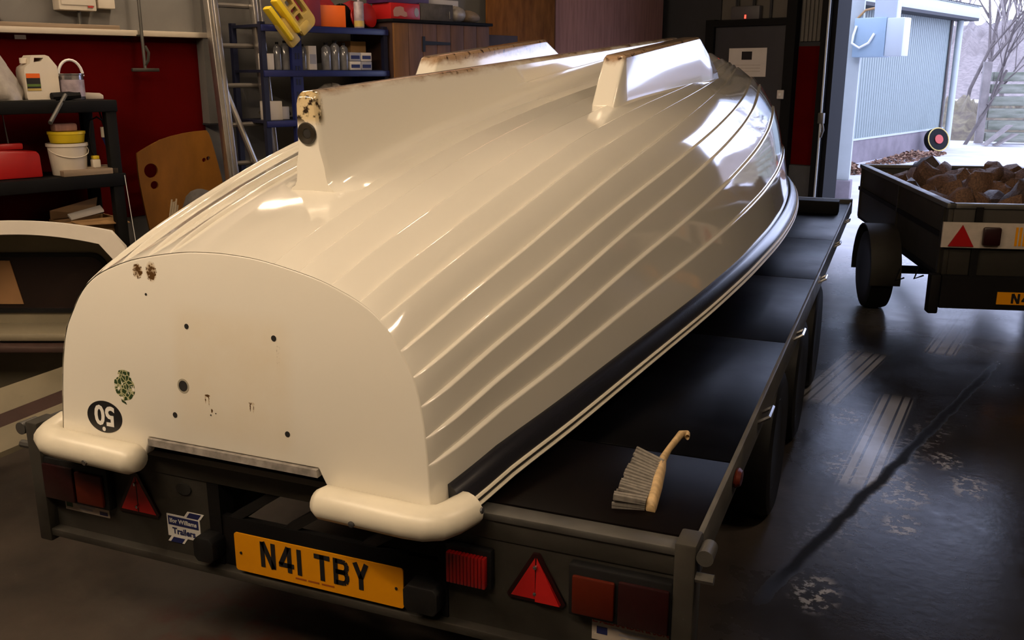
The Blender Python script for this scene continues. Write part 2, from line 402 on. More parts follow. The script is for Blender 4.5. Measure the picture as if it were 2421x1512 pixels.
m_frost = bpy.data.materials.new('dirty_translucent_sheet'); m_frost.use_nodes = True
_n = m_frost.node_tree; _t = _n.nodes.new('ShaderNodeBsdfTranslucent'); _t.inputs[0].default_value = (.62, .40, .26, 1); _n.links.new(_t.outputs[0], _n.nodes['Material Output'].inputs[0])
w2_ = struct('window_2', room(MB(), WS0, WS1, -.16, -.15, WZ0, WZ1), m_frost)
for k in range(3): room(MB(), WS0 + k*.78, WS0 + .04 + k*.78, -.19, -.12, WZ0, WZ1).build('glazing_bar', m_dark, w2_)
struct('wall_right', room(MB(), S0, 0, T1, T1+.25, 0, ZC), m_wall)
struct('wall_rear', room(MB(), S0-.25, S0, -.25, T1+.25, 0, ZC), m_wall)
mb = MB(); room(mb, 0, .2, -.25, DO0-.13, 0, ZC); room(mb, 0, .2, DO0-.13, DO1+.1, DOH, ZC); room(mb, 0, .2, DO1+.1, T1+.25, 0, ZC)
struct('wall_back', mb, m_dark)
struct('trim_1', room(MB(), S0, -5.43, 0, .008, .75, 1.90), m_wallr)
struct('trim_2', room(MB(), -.008, 0, 1.61, 1.865, .80, 1.925), m_wallr)
mb = MB()
for k in range(5): room(mb, -.03, 0, 1.635 + k*.042, 1.66 + k*.042, 1.97, 3.8)
room(mb, -.012, 0, 1.62, 1.85, 1.97, 3.8); struct('trim_3', mb, M('cream_cladding', (.10, .09, .075), .6, var=.15))
struct('trim_4', room(MB(), -.02, 0, 1.60, 1.865, 0, .79), M('grey_base_block', (.06, .06, .058), .8, var=.2))
mb = MB(); room(mb, -.10, .22, DO0-.13, DO0-.045, 0, DOH); room(mb, -.06, .22, DO0-.045, DO0, 0, DOH)
room(mb, -.06, .22, DO1, DO1+.1, 0, DOH)
struct('trim_5', mb, m_blk2)
# personnel door in the door wall
d1 = struct('door_1', room(MB(), -.05, 0, .70, 1.50, .02, 2.13), m_doorm)
room(MB(), -.09, 0, .60, .70, 0, 2.2).build('jamb', m_blk2, d1); room(MB(), -.09, 0, 1.50, 1.605, 0, 3.2).build('jamb', m_blk2, d1)
room(MB(), -.09, 0, .70, 1.50, 2.13, 2.19).build('head', m_blk2, d1)
mb = MB().tube([WF(-.05, 1.43, 1.05), WF(-.11, 1.43, 1.05), WF(-.11, 1.32, 1.05)], .012); mb.build('handle', m_chrome, d1, smooth=True)
w1_ = struct('window_1', room(MB(), -.01, 0, .71, 1.50, 2.20, 3.1), M('cream_overpanel', (.08, .07, .058), .5, var=.1))
for k in range(5): room(MB(), -.03, 0, .71 + k*.19, .735 + k*.19, 2.20, 3.1).build('glazing_bar', m_dark, w1_)

def wthing(name, label, cat, s, t, z, group=None): return thing(name, label, cat, WF(s, t, z), WALL_RZ, group)
def dthing(name, label, cat, t, s, z, group=None): return thing(name, label, cat, WF(-s, t, z), DOOR_RZ, group)
# things fixed to the door wall
o = dthing('wall_notice', 'white paper notice with small dark photo pinned to the dark door', 'notice', 1.084, .052, 1.64)
MB().box(-.213, .213, -.004, 0, 0, .278).build('sheet', m_paper, o); MB().box(-.065, .05, -.006, -.004, .165, .245).build('picture', m_black, o)
for k in range(3): MB().box(-.15, .15, -.0052, -.004, .05 + k*.03, .056 + k*.03).build('print_line', m_stick, o)
o = dthing('control_box', 'small grey control box with red indicator above the dark door', 'control box', 1.04, .012, 2.19)
MB().box(-.16, .16, -.07, 0, 0, .13).build('case', M('grey_case', (.07, .065, .07), .5), o, bevel=.01); MB().box(.0, .016, -.074, -.07, .01, .045).build('indicator', m_led, o)
for k in (-.1, .08): MB().tube([(k, -.03, .13), (k*1.1, -.03, .3), (k*.8, -.02, .9)], .008, 6).build('cable', m_blk, o)
o = dthing('light_switch', 'small cream switch beside the dark door', 'switch', 1.50, .092, 1.43)
MB().box(-.035, .035, -.02, 0, 0, .085).build('plate', m_paper, o, bevel=.006); MB().box(-.012, .012, -.028, -.02, .03, .055).build('rocker', m_white, o)
# pull cord and latch at the door frame
o = dthing('pull_rope', 'pale pull rope with metal latch hanging down the black door frame', 'rope', 1.955, .14, .03)
MB().tube([(0, 0, 0), (.004, 0, .9), (0, 0, 1.9), (.003, 0, 3.8)], .011, 8).build('rope', m_palew, o, smooth=True)
mb = MB().box(-.02, .035, -.02, .02, 1.18, 1.28); mb.tube([(.02, 0, 1.19), (.035, 0, 1.12), (.015, 0, 1.05)], .012, 6); mb.build('latch', m_galv, o, bevel=.004)
# electrical box on a white drop post in the doorway
o = dthing('junction_box', 'pale blue electrical box hanging from a white post beside the outside column', 'electrical box', .62, -3.92, 1.88)
MB().box(-.21, .215, -.12, .12, 0, .50).build('case', m_pale, o, bevel=.012); MB().box(.218, .45, -.10, .12, .01, .49).build('side_cover', m_palew, o, bevel=.012)
MB().box(.03, .33, -.08, .06, .49, 3.2).build('post', m_palew, o, bevel=.006)
MB().tube([(-.17, -.13, .40), (-.19, -.16, .28), (-.20, -.16, .18), (-.10, -.15, .12), (.02, -.15, .18), (.08, -.13, .30)], .016, 8).build('cable', m_white, o, smooth=True)
MB().tube([(-.2, -.05, .50), (-.10, -.05, .60), (.03, -.05, .62)], .016, 8).build('cable', m_kraft, o, smooth=True)
MB().box(-.35, .40, -.06, .06, 2.95, 3.05).build('bracket', m_palew, o)

# ------------------------------------------------------------------ fluorescent battens
def batten(label, s, t, z, along=True, L=1.5, tubes=(-.04, .04)):
    o = thing('ceiling_light', label, 'light', WF(s, t, z), WALL_RZ if along else DOOR_RZ, 'warm tube lights')
    MB().box(-L/2-.03, L/2+.03, -.06, .06, .03, .09).build('housing', m_batten, o)
    for yy in tubes:
        MB().tube([(-L/2, yy, 0), (L/2, yy, 0)], .016, 8).build('tube', m_tubeglow, o)
    for xx in (-L/2+.1, L/2-.1): MB().tube([(xx, 0, .09), (xx, 0, ZC - z)], .006, 5).build('hanger', m_galv, o)
    return o
batten('lit single tube light hung across the room nearest the left wall', -5.75, .92, 3.3, False, 1.6, (0,))
batten('short lit twin tube light hung above the upturned boat', -5.8, 3.5, 3.8, True, .35)
batten('added twin tube fill light hung above the camera at right', -9.7, 5.7, 3.9, False, 2.3)  # unseen fill lamp, added to brighten the transom and hull side
batten('added twin tube fill light hung high over the right side of the trailer', -6.0, 7.2, 4.4, True, 1.8)  # added out of view to lift the right side of the hull
batten('lit twin tube light hung behind the stern at left', -9.7, 1.6, 3.6, False, 1.2)
batten('lit twin tube light hung behind the stern near the camera', -9.7, 3.3, 3.5, False)

# ------------------------------------------------------------------ flatbed trailer
TR = thing('flatbed_trailer', 'low galvanised flatbed trailer with black deck carrying the upturned boat', 'trailer')
DZ, TL = .66, 6.15
ys = [.04, .50, 1.75, 3.0, 4.25, TL - .06]
for i in range(5):
    MB().box(-.976, .976, ys[i] + .003, ys[i+1] - .003, DZ - .018, DZ).build('deck_board', m_deckb if i == 0 else m_deck, TR, bevel=.002)
for sx in (-1, 1):
    r = MB().box(*sorted((sx*.978, sx*.993)), 0.05, TL, DZ - .085, DZ + .012).build('side_rail', m_galv, TR, bevel=.004)
    for yy in (.95, 1.95, 3.1, 4.2, 5.2):
        mb = MB().tube([(sx*.985, yy - .05, DZ - .03), (sx*1.025, yy - .05, DZ - .005), (sx*1.025, yy + .05, DZ - .005), (sx*.985, yy + .05, DZ - .03)], .007, 6); mb.build('rope_hook', m_chrome, r, smooth=True)
    MB().lathe([(.0, 0), (.030, 0), (.032, .006), (.024, .016), (0, .018)], 16, Matrix.Translation((sx*.995, .48, .628)) @ Matrix.Rotation(sx*math.pi/2, 4, 'Y'), sx=.75, sy=1.35).build('side_reflector', m_amb, r, smooth=True)
    MB().box(*sorted((sx*.955, sx*.40)), 0.06, TL - .1, DZ - .075, DZ - .022).build('deck_bearer', m_galvd, TR)
    MB().box(*sorted((sx*.42, sx*.34)), 0.12, TL, .42, DZ - .08).build('chassis_beam', m_galvd, TR)
for yy in (1.64, 2.48, 3.32):
    MB().tube([(-.82, yy, .29), (.82, yy, .29)], .035, 8).build('axle', m_blk2, TR, smooth=True)
    for sx in (-1, 1):
        Mx = Matrix.Translation((sx*.905, yy, .285)) @ Matrix.Rotation(math.pi/2, 4, 'Y')
        w = MB().lathe([(.17, -.075), (.25, -.088), (.276, -.078), (.285, -.05), (.285, .05), (.276, .078), (.25, .088), (.17, .075)], 40, Mx).build('wheel', m_tyre, TR, smooth=True)
        MB().lathe([(.03, sx*.03), (.10, sx*.035), (.13, sx*.06), (.168, sx*.068), (.175, sx*.076), (.178, sx*.070), (.172, -sx*.03), (.03, -sx*.03)], 28, Mx).build('rim', m_rim, w, smooth=True)
        for k in range(5):
            a = 2*math.pi*k/5; MB().lathe([(.010, 0), (.010, sx*.014), (0.001, sx*.018)], 6, Mx @ Matrix.Translation((.06*math.cos(a), .06*math.sin(a), sx*.036))).build('wheel_nut', m_chrome, w)
        MB().box(sx*.80 - .03, sx*.80 + .03, yy - .04, yy + .04, .28, .50).build('suspension_bracket', m_blk2, TR)
# tail frame
MB().box(-.955, .955, -.005, .045, .583, .648).build('tail_beam', m_galvd, TR, bevel=.004)
MB().box(-.955, .955, -.012, .045, .636, .655).build('tail_flange', m_galv, TR, bevel=.003)
MB().box(-.99, .99, -.03, .06, .318, .342).build('bottom_lip', m_galvd, TR, bevel=.004)
MB().box(-.945, -.345, .0, .012, .342, .583).build('lamp_panel', m_galvd, TR)
MB().box(.355, .945, .0, .012, .342, .583).build('lamp_panel', m_galvd, TR)
MB().box(-.345, .355, .0, .02, .342, .49).build('plate_panel', m_blk2, TR)
for x0, x1 in ((-.36, -.32), (.35, .375)): MB().box(x0, x1, -.006, .05, .342, .583).build('frame_strut', m_blk2, TR)
for x0, x1 in ((-.30, -.16), (-.12, .02), (.12, .26)):
    MB().prism([(x0, .004, .49), (x0 + .045, .004, .49), (x1 + .045, .004, .585), (x1, .004, .585)], (0, .04, 0)).build('diagonal_brace', m_blk, TR)
for sx in (-1, 1):
    p = MB().box(*sorted((sx*.945, sx*.993)), -.035, .045, .0 + .30, .680).build('corner_post', m_galvd, TR, bevel=.006)
    MB().lathe([(.009, -.03), (.018, -.03), (.019, .03), (.009, .03)], 16, Matrix.Translation((sx*1.012, -.005, .655)) @ Matrix.Rotation(math.pi/2, 4, 'X')).build('hinge_tube', m_galv, p, smooth=True)
    MB().lathe([(.0, -.02), (.012, -.02), (.012, .02), (0, .02)], 8, Matrix.Translation((sx*1.012, -.02, .60)) @ Matrix.Rotation(math.pi/2, 4, 'Y')).build('hinge_bolt', m_galv, p)
# lamps, reflectors, plate, stickers on the tail
for sx in (-1, 1):
    c = MB().box(*sorted((sx*.700, sx*.945)), -.03, 0, .442, .575).build('lamp_cluster', m_blk, TR, bevel=.006)
    MB().box(*sorted((sx*.712, sx*.814)), -.042, -.03, .455, .553).build('amber_lens', m_amb, c, bevel=.005)
    MB().box(*sorted((sx*.822, sx*.940)), -.042, -.03, .450, .560).build('red_lens', m_redd, c, bevel=.005)
    cx_ = sx*.612
    t_ = link('triangle_reflector', flat([[(cx_ + a, b) for a, b in ((-.075,.452),(-.068,.442),(.068,.442),(.075,.452),(.008,.570),(-.008,.570))]], .008, Matrix.Translation((0, -.001, 0)) @ UPRIGHT), m_redd, TR)
    for s2, ang in ((-1, 0.0), (1, .30)):    # two lens halves, the right one tilted up
        y0, y1 = (-.0095, -.0095) if (s2 < 0 or sx < 0) else (-.020, -.0095)
        me = MB().add([(cx_ + s2*.002, y0, .450), (cx_ + s2*.064, y0, .450), (cx_ + s2*.002, y1, .560), (cx_ + s2*.002, -.008, .450), (cx_ + s2*.064, -.008, .450), (cx_ + s2*.002, -.008, .560)], [(0,1,2), (3,5,4), (0,3,4,1), (1,4,5,2), (2,5,3,0)])
        me.build('lens', m_redr, t_)
    for zz in (.468, .538): MB().lathe([(.005, 0), (.005, .006), (0.001, .008)], 8, Matrix.Translation((cx_, -.012, zz)) @ Matrix.Rotation(math.pi/2, 4, 'X')).build('screw', m_chrome, t_)
f_ = MB().box(.378, .502, -.022, 0, .455, .560).build('fog_lamp', m_blk, TR, bevel=.006)
mb = MB()
for k in range(11): mb.box(.388 + k*.0095, .3965 + k*.0095, -.040, -.022, .464, .545)
mb.build('red_lens', m_red, f_, bevel=.002)
MB().lathe([(.0, 0), (.022, 0), (.022, .004), (0, .004)], 16, Matrix.Translation((-.445, -.001, .548)) @ Matrix.Rotation(math.pi/2, 4, 'X'), sx=1.2, sy=.8).build('cable_hole', m_hole, TR)
for x0, x1, z0, z1 in ((-.383, -.315, .366, .440), (.273, .369, .366, .440)):
    b_ = MB().prism([(x0+.012, -.055, z0), (x1-.012, -.055, z0), (x1, -.055, z0+.014), (x1, -.055, z1-.014), (x1-.012, -.055, z1), (x0+.012, -.055, z1), (x0, -.055, z1-.014), (x0, -.055, z0+.014)], (0, .06, 0)).build('rubber_buffer', m_blk, TR, bevel=.004)
# number plate
m_plprint = M('faded_red_print', (.30, .075, .005), .5)
NP = link('number_plate', flat([rrect(-.256, .264, .356, .468, .008)], .004, Matrix.Translation((0, -.030, 0)) @ UPRIGHT), m_yplate, TR)
def stroke(mb, a, b, w=.0135):
    a = Vector((a[0], a[1])); b = Vector((b[0], b[1])); d = (b - a).normalized(); n = Vector((-d.y, d.x)) * (w/2)
    q = [a + n, a - n, b - n, b + n]
    mb.prism([(p.x, 0, p.y) for p in q], (0, -.0008, 0))
H_ = .075; Wc = .048; e = .0068
def glyph(c, x):
    m_ = MB(); S = lambda a, b, w=.0135: stroke(m_, (x + a[0], a[1]), (x + b[0], b[1]), w)
    if c == 'N': S((e,0),(e,H_)); S((Wc-e,0),(Wc-e,H_)); S((e+.001,H_),(Wc-e-.001,0),.0145)
    if c == '4': S((.034,0),(.034,H_)); S((0,.0205),(Wc,.0205)); S((.005,.02),(.031,H_-.001),.0135)
    if c == '1': S((e,0),(e,H_))
    if c == 'T': S((Wc/2,0),(Wc/2,H_)); S((0,H_-e),(Wc,H_-e))
    if c == 'Y': S((Wc/2,0),(Wc/2,.036)); S((Wc/2,.032),(e,H_)); S((Wc/2,.032),(Wc-e,H_))
    if c == 'B':
        S((e,0),(e,H_))
        for y0, y1 in ((e, .038), (.038, H_-e)):
            r = (y1 - y0)/2; pts = [(e, y0)] + [(.030 + r*.72*math.cos(math.radians(t)), (y0+y1)/2 + r*math.sin(math.radians(t))) for t in range(-90, 91, 30)] + [(e, y1)]
            for p, q in zip(pts[:-1], pts[1:]): S(p, q, .013)
    return m_
xs = -.171
for ch in 'N41 TBY':
    if ch == ' ': xs += .030; continue
    g = glyph(ch, xs); g.v = [(p[0], p[1] - .0345, p[2] + .383) for p in g.v]; g.build('plate_letter', m_black, NP)
    xs += (.0135 if ch == '1' else Wc) + .0105
for k, (xa, xb) in enumerate(((-.062, -.028), (-.022, .012), (.020, .058))): MB().box(xa, xb, -.0346, -.034, .3695, .3745).build('small_print', m_plprint, NP)
for xx in (-.236, .244): MB().lathe([(.004, 0), (.004, .002), (.001, .003)], 8, Matrix.Translation((xx, -.034, .41)) @ Matrix.Rotation(math.pi/2, 4, 'X')).build('plate_screw', m_black, NP)
# maker's sticker
SK = MB().box(-.517, -.400, -.002, 0, .392, .460).build('maker_sticker', m_white, TR)
MB().box(-.512, -.405, -.003, -.002, .428, .455).build('sticker_band', m_navy, SK)
link('sticker_text', text('Ifor Williams', .0185, Matrix.Translation((-.4585, -.0032, .4415)) @ UPRIGHT, .0004), m_white, SK)
link('sticker_text', text('Trailers', .026, Matrix.Translation((-.4585, -.0024, .410)) @ UPRIGHT, .0008), m_navy, SK)
for dx, z0 in ((-.455, .460), (-.520, .374)):
    MB().prism([(dx, -.0018, z0), (dx + .058, -.0018, z0), (dx + .072, -.0018, z0 + .018), (dx + .014, -.0018, z0 + .018)], (0, .0016, 0)).build('sticker_flash', m_white, SK)
    MB().prism([(dx + .010, -.0026, z0), (dx + .050, -.0026, z0), (dx + .062, -.0026, z0 + .016), (dx + .022, -.0026, z0 + .016)], (0, .0008, 0)).build('sticker_flash', m_navy, SK)
SK = MB().box(.752, .937, -.002, 0, .375, .441).build('dealer_sticker', m_stick, TR)
link('sticker_text', text('E. ALEXANDER & SON', .0185, Matrix.Translation((.8445, -.0024, .4275)) @ UPRIGHT, .0006), m_redprint, SK)
for xa, xb, zc in ((.80, .905, .4125), (.818, .882, .401), (.824, .876, .390)): MB().box(xa, xb, -.0024, -.002, zc - .003, zc + .003).build('print_line', m_bluegrey, SK)
MB().box(.764, .790, -.0028, -.002, .393, .412).build('sticker_logo', m_navy, SK); MB().box(.892, .92, -.0028, -.002, .38, .392).build('sticker_logo', m_navy, SK)
SK = MB().box(-.907, -.735, -.002, 0, .402, .450).build('dealer_sticker', m_stick, TR)
for xa, xb, zc, m_ in ((-.865, -.755, .438, m_redprint), (-.86, -.79, .425, m_bluegrey), (-.85, -.80, .414, m_bluegrey)): MB().box(xa, xb, -.0024, -.002, zc - .0035, zc + .0035).build('print_line', m_, SK)
MB().box(-.902, -.878, -.0028, -.002, .412, .432).build('sticker_logo', M('green_print', (.02, .08, .03), .5), SK); MB().box(-.772, -.742, -.0028, -.002, .407, .418).build('sticker_logo', m_navy, SK)
# front of the trailer
MB().box(-.995, .995, TL - .05, TL + .02, DZ - .085, DZ + .03).build('front_rail', m_galvd, TR, bevel=.004)
mb = MB().box(-.05, .05, TL - .4, TL + 1.0, .45, .55); mb.build('drawbar', m_galvd, TR, bevel=.006)
MB().box(-.06, .06, TL + .98, TL + 1.2, .44, .57).build('coupling_head', m_blk2, TR, bevel=.02)
# timbers lying on the deck
for lab, y0, y1, z1, x0, x1 in (('dark square timber lying across the front end of the deck', 5.42, 5.55, .755, -.9, .93), ('dark square timber under the bow, nearest the boat', 4.5, 4.62, .90, -.5, .45)):
    tag(MB().box(x0, x1, y0, y1, DZ, z1).build('timber_bearer', m_blk2, bevel=.006), lab, 'timber', 'timber bearers on the deck')

# scrubbing brush on the deck
B0 = Vector(at_z(1527, 1203, .665)); B1 = Vector(at_y(1607, 1022, .45)); 
br = thing('scrubbing_brush', 'wooden handled scrubbing brush with grey bristles lying on the deck', 'brush', B0)
ax = (B1 - B0); Lb = ax.length; ax.normalize(); sd = Vector((-.86, .30, .18)); sd = (sd - ax * sd.dot(ax)).normalized(); nr = ax.cross(sd)
def bp_(a, s, n): return ax*a + sd*s + nr*n
rings = []
for a, w_, off_, th_ in ((0, .020, .0, .012), (.012, .028, .002, .016), (.09, .030, .006, .017), (.16, .027, .010, .016), (.20, .018, .012, .014), (.25, .014, .010, .012), (.32, .016, .004, .012), (.38, .015, -.004, .011), (Lb-.012, .010, -.006, .008), (Lb, .003, -.006, .003)):
    a = min(a, Lb); rings.append([bp_(a, off_*2 - .012 + w_*.55*math.cos(2*math.pi*k/12), w_*.9*math.sin(2*math.pi*k/12)) for k in range(12)])
MB().loft(rings).build('handle', m_wood, br, smooth=True, ang=60)
random.seed(3); mb = MB()
for i in range(17):
    for j in range(7):
        a = .006 + i*.0102; n_ = (j - 3)*.006; sp = (a - .085)*.22
        p = bp_(a, .004, n_); q = bp_(a + sp + random.uniform(-.004, .004), .078 + random.uniform(-.004, .003), n_*1.35 + random.uniform(-.003, .003))
        mb.tube([p, q], [.0058, .0050], 5)
o = mb.build('bristles', m_brist, br); o['kind'] = 'stuff'

# ------------------------------------------------------------------ the upturned boat (local x to starboard side seen, y towards the bow, z up)
BO = Vector((-.21, -.085, .70)); yw, pt = math.radians(2.3), math.radians(3.3)
U = Vector((math.sin(yw)*math.cos(pt), math.cos(yw)*math.cos(pt), math.sin(pt))); V = Vector((math.cos(yw), -math.sin(yw), 0)); Wv = V.cross(U)
BT = thing('upturned_boat', 'glossy white clinker style boat lying upside down on the flatbed trailer', 'boat')
BT.matrix_world = Matrix(((V.x, U.x, Wv.x, BO.x), (V.y, U.y, Wv.y, BO.y), (V.z, U.z, Wv.z, BO.z), (0, 0, 0, 1)))
def itp(tab, x):
    xs = [p[0] for p in tab]; ys_ = [p[1] for p in tab]; n = len(xs)
    d = [(ys_[i+1]-ys_[i])/(xs[i+1]-xs[i]) for i in range(n-1)]
    m = [d[0]] + [0 if d[i-1]*d[i] <= 0 else 2*d[i-1]*d[i]/(d[i-1]+d[i]) for i in range(1, n-1)] + [d[-1]]
    x = min(max(x, xs[0]), xs[-1])
    for i in range(n-1):
        if x <= xs[i+1]: break
    hh = xs[i+1]-xs[i]; s = (x-xs[i])/hh
    return (1+2*s)*(1-s)**2*ys_[i] + s*(1-s)**2*hh*m[i] + s*s*(3-2*s)*ys_[i+1] + s*s*(s-1)*hh*m[i+1]
HB = [(0,.600),(.27,.655),(.6,.705),(1.19,.765),(1.83,.82),(2.4,.85),(2.9,.86),(3.3,.85),(3.8,.81),(4.4,.71),(4.9,.545),(5.2,.36),(5.45,.03)]
HG = [(0,-.02),(.08,-.012),(.3,.015),(1,.03),(4.5,.03),(5.45,.0)]
HK = [(0,.54),(.25,.60),(.5,.645),(1,.71),(1.5,.75),(2,.785),(2.5,.815),(3,.847),(3.5,.875),(4,.905),(4.3,.91),(4.7,.87),(5.0,.77),(5.25,.58),(5.4,.35),(5.45,.05)]
def resample(P, n=61):
    P = np.array(P[::-1], float); Q = []
    for i in range(len(P)-1):
        p0, p1, p2, p3 = P[max(i-1,0)], P[i], P[i+1], P[min(i+2,len(P)-1)]
        for s in np.linspace(0, 1, 9)[:-1]:
            Q.append(.5*((2*p1)+(-p0+p2)*s+(2*p0-5*p1+4*p2-p3)*s*s+(-p0+3*p1-3*p2+p3)*s**3))
    Q.append(P[-1]); Q = np.array(Q)
    L = np.r_[0, np.cumsum(np.hypot(*np.diff(Q, axis=0).T))]; L /= L[-1]
    t = np.linspace(0, 1, n); return np.c_[np.interp(t, L, Q[:,0]), np.interp(t, L, Q[:,1])]
SH = [(0, resample([(0,1),(.2,.988),(.45,.94),(.6,.89),(.72,.83),(.81,.75),(.88,.64),(.93,.54),(.965,.38),(.985,.21),(1,0)])),
      (1.3, resample([(0,1),(.3,.995),(.54,.975),(.70,.925),(.81,.835),(.885,.70),(.935,.52),(.97,.28),(1,0)])),
      (4.2, resample([(0,1),(.2,.94),(.43,.86),(.66,.75),(.8,.61),(.88,.46),(.94,.24),(1,0)])),
      (5.45, resample([(0,1),(.22,.88),(.45,.70),(.68,.48),(.86,.24),(1,0)]))]
TT = np.linspace(0, 1, 61)
def sec(u, t):                               # hull half section: t 0 at the gunwale, 1 at the keel
    for i in range(3):
        if u <= SH[i+1][0]: break
    f = (u-SH[i][0])/(SH[i+1][0]-SH[i][0]); f = f*f*(3-2*f)
    S = SH[i][1]*(1-f) + SH[i+1][1]*f; g = itp(HG, u); k = itp(HK, u)
    return np.interp(t, TT, S[:,0])*itp(HB, u), g + np.interp(t, TT, S[:,1])*(k-g)
def uu(u, w): return u + .115*w*max(0, 1 - u/1.5)
ST = [(.12,.018),(.19,.046),(.27,.055),(.345,.05),(.415,.055),(.505,.04),(.575,.03),(.66,.02),(.755,.015),(.83,.01)]
def lap(i, u):
    if i < 0: return 0.0
    if i >= len(ST): return 1.0
    return ST[i][0] + ST[i][1]*min(u, 4.2)
USTN = np.r_[0, .01, .03, .06, .09, .13, np.arange(.18, 4.0, .09), np.arange(4.0, 5.2, .07), np.arange(5.2, 5.46, .04), 5.45]
def hullpt(u, t, off, side):
    v, w = sec(u, t); v0, w0 = sec(u, max(t-.012, 0)); v1, w1 = sec(u, min(t+.012, 1))
    tv, tw = v1-v0, w1-w0; L = math.hypot(tv, tw) or 1; nv, nw = -tw/L, tv/L
    if nv*1 + nw*1 < 0: nv, nw = -nv, -nw
    v += nv*off; w += nw*off
    if t >= .9999: v = 0.0
    return (side*v, uu(u, w), w)
FR = [0, .12, .35, .6, .82, .93, .975, 1.0]
def make_strake(i, side):
    t_last = i == len(ST); rings = []
    for u in USTN:
        ta, tb = lap(i-1, u), lap(i, u); dl = .0115*min(1, u/.10)**.5*min(1, max(.15, (5.45-u)/.9))
        row = [hullpt(u, ta + (tb-ta)*f, 0 if t_last else dl*f**1.3, side) for f in FR]
        if not t_last: row += [hullpt(u, tb + q, dl*o_, side) for q, o_ in ((.0022, .92), (.0042, .62), (.0056, .22), (.0064, -.12))]
        rings.append(row if side > 0 else row[::-1])
    return MB().loft(rings, closed=False)
# hull body = the two garboards beside the keel, every other strake a piece of it
rings = []
for u in USTN:
    tb = lap(len(ST)-1, u); ts = [tb + (1-tb)*f for f in np.linspace(0, 1, 7)]
    R_ = [hullpt(u, t, 0, 1) for t in ts]; rings.append(R_ + [hullpt(u, t, 0, -1) for t in ts[::-1]][1:])
HULL = MB().loft(rings, closed=False).build('hull', m_gel, BT, smooth=True, ang=50)
for side in (1, -1):
    for i in range(len(ST)):
        make_strake(i, side).build('strake', m_gel, HULL, smooth=True, ang=70)
# transom with the outboard cut-out
TP = [(float(v), float(w)) for v, w in [sec(0, t) for t in np.linspace(0, 1, 41)]]
outl = TP[:-1] + [(0.0, TP[-1][1])] + [(-v, w) for v, w in TP[:-1]][::-1]
outl += [(-.60, -.035), (-.30, -.035), (-.288, -.03), (-.275, .005), (-.270, .022), (.281, .032), (.292, .012), (.318, -.03), (.33, -.035), (.60, -.035)]
TRN = MB().prism([(v, .115*w, w) for v, w in outl], (0, .035, 0)).build('transom', m_tran, BT, bevel=.006, segs=3, ang=40)
RAK = Matrix.Rotation(math.pi/2 - math.atan(.115), 4, 'X')
def on_tr(v, w, dy=0.0): return Matrix.Translation((v, .115*w - dy, w)) @ RAK
MB().prism([(-.268, -.006, .002), (.284, -.006, .012), (.281, -.004, .031), (-.270, -.004, .021)], (0, .03, 0)).build('raw_edge', m_grayedge, TRN)
def hole(v, w, r, ring=None):
    o_ = MB().lathe([(.0005, .0002), (r, .0002), (r, .001), (.0005, .001)], 20, on_tr(v, w)).build('drill_hole', m_hole, TRN)
    if ring: link('hole_stain', flat([ell(0, 0, r*1.35, r*1.35), ell(0, 0, r, r)], .0006, on_tr(v, w)), ring, o_)
m_stain = M('grey_stain', (.36, .33, .25), .6)
for v, w, r in ((-.120,.343,.007), (.157,.344,.0075), (-.174,.100,.0075), (.191,.106,.0075), (-.253,.413,.0035)): hole(v, w, r)
hole(-.141, .183, .0145, m_stain)
for v, w, r in ((-.052,.118,.002), (-.035,.125,.0015)): hole(v, w, r)
E50 = link('number_sticker', flat([ell(0, 0, .0655, .0455, 40)], .0008, on_tr(-.431, .0555) @ Matrix.Rotation(.06, 4, 'Z')), m_black, TRN)
link('sticker_number', text('50', .077, on_tr(-.430, .062, .001) @ Matrix.Rotation(math.pi + .02, 4, 'Z'), .0022), m_white, E50)
link('sticker_dot', flat([ell(0, 0, .0062, .0062)], .0006, on_tr(-.435, .0205, .001)), m_white, E50)
random.seed(5)
cr = [(rx + random.uniform(-.002, .002), ry + random.uniform(-.002, .002)) for rx, ry in ell(0, -.004, .036, .037, 30)]
EM = link('crest_emblem', flat([cr], .0007, on_tr(-.350, .155)), m_crest, TRN)
link('crest_crown', flat([[(-.022,.030),(-.018,.040),(-.006,.044),(.010,.044),(.022,.040),(.020,.028),(0,.034)]], .0008, on_tr(-.350, .155, .0002)), m_crest, EM)
link('crest_tail', flat([[(-.014,-.040),(.002,-.046),(.005,-.053),(-.012,-.047)]], .0007, on_tr(-.350, .155)), M('dark_green_print', (.02, .04, .015), .5), EM)
# corner pads
for side in (1, -1):
    path = [(side*.305, -.040), (side*.325, -.040)] if side > 0 else [(side*.275, -.040), (side*.30, -.040)]
    path += [(side*.56, -.040), (side*.60, -.036), (side*.630, -.020), (side*.646, .010), (side*.656, .045), (side*.662, .068)]
    rings = []
    for i, (pv, pu) in enumerate(path):
        p = Vector((pv, pu, -.028)); a = Vector(path[max(i-1,0)]); b = Vector(path[min(i+1, len(path)-1)]); tg = (b-a).normalized(); nm = Vector((-tg.y, tg.x)) * side
        sc = .72 if (i == 0) else 1.0
        rings.append([(p.x + nm.x*.045*sc*math.cos(q), p.y + nm.y*.045*sc*math.cos(q), p.z + .041*sc*math.sin(q)) for q in [2*math.pi*k/16 for k in range(16)]])
    pad = MB().loft(rings).build('corner_pad', m_cream, BT, smooth=True, ang=70)
    for mx in (Matrix.Translation((side*.43, -.084, -.042)) @ Matrix.Rotation(math.pi/2, 4, 'X'), Matrix.Translation((side*.702, .055, -.02)) @ Matrix.Rotation(side*math.pi/2, 4, 'Y')):
        MB().lathe([(.008, -.004), (.008, .003), (.004, .005), (.001, .005)], 10, mx).build('screw', m_chrome if side < 0 else m_rim, pad)
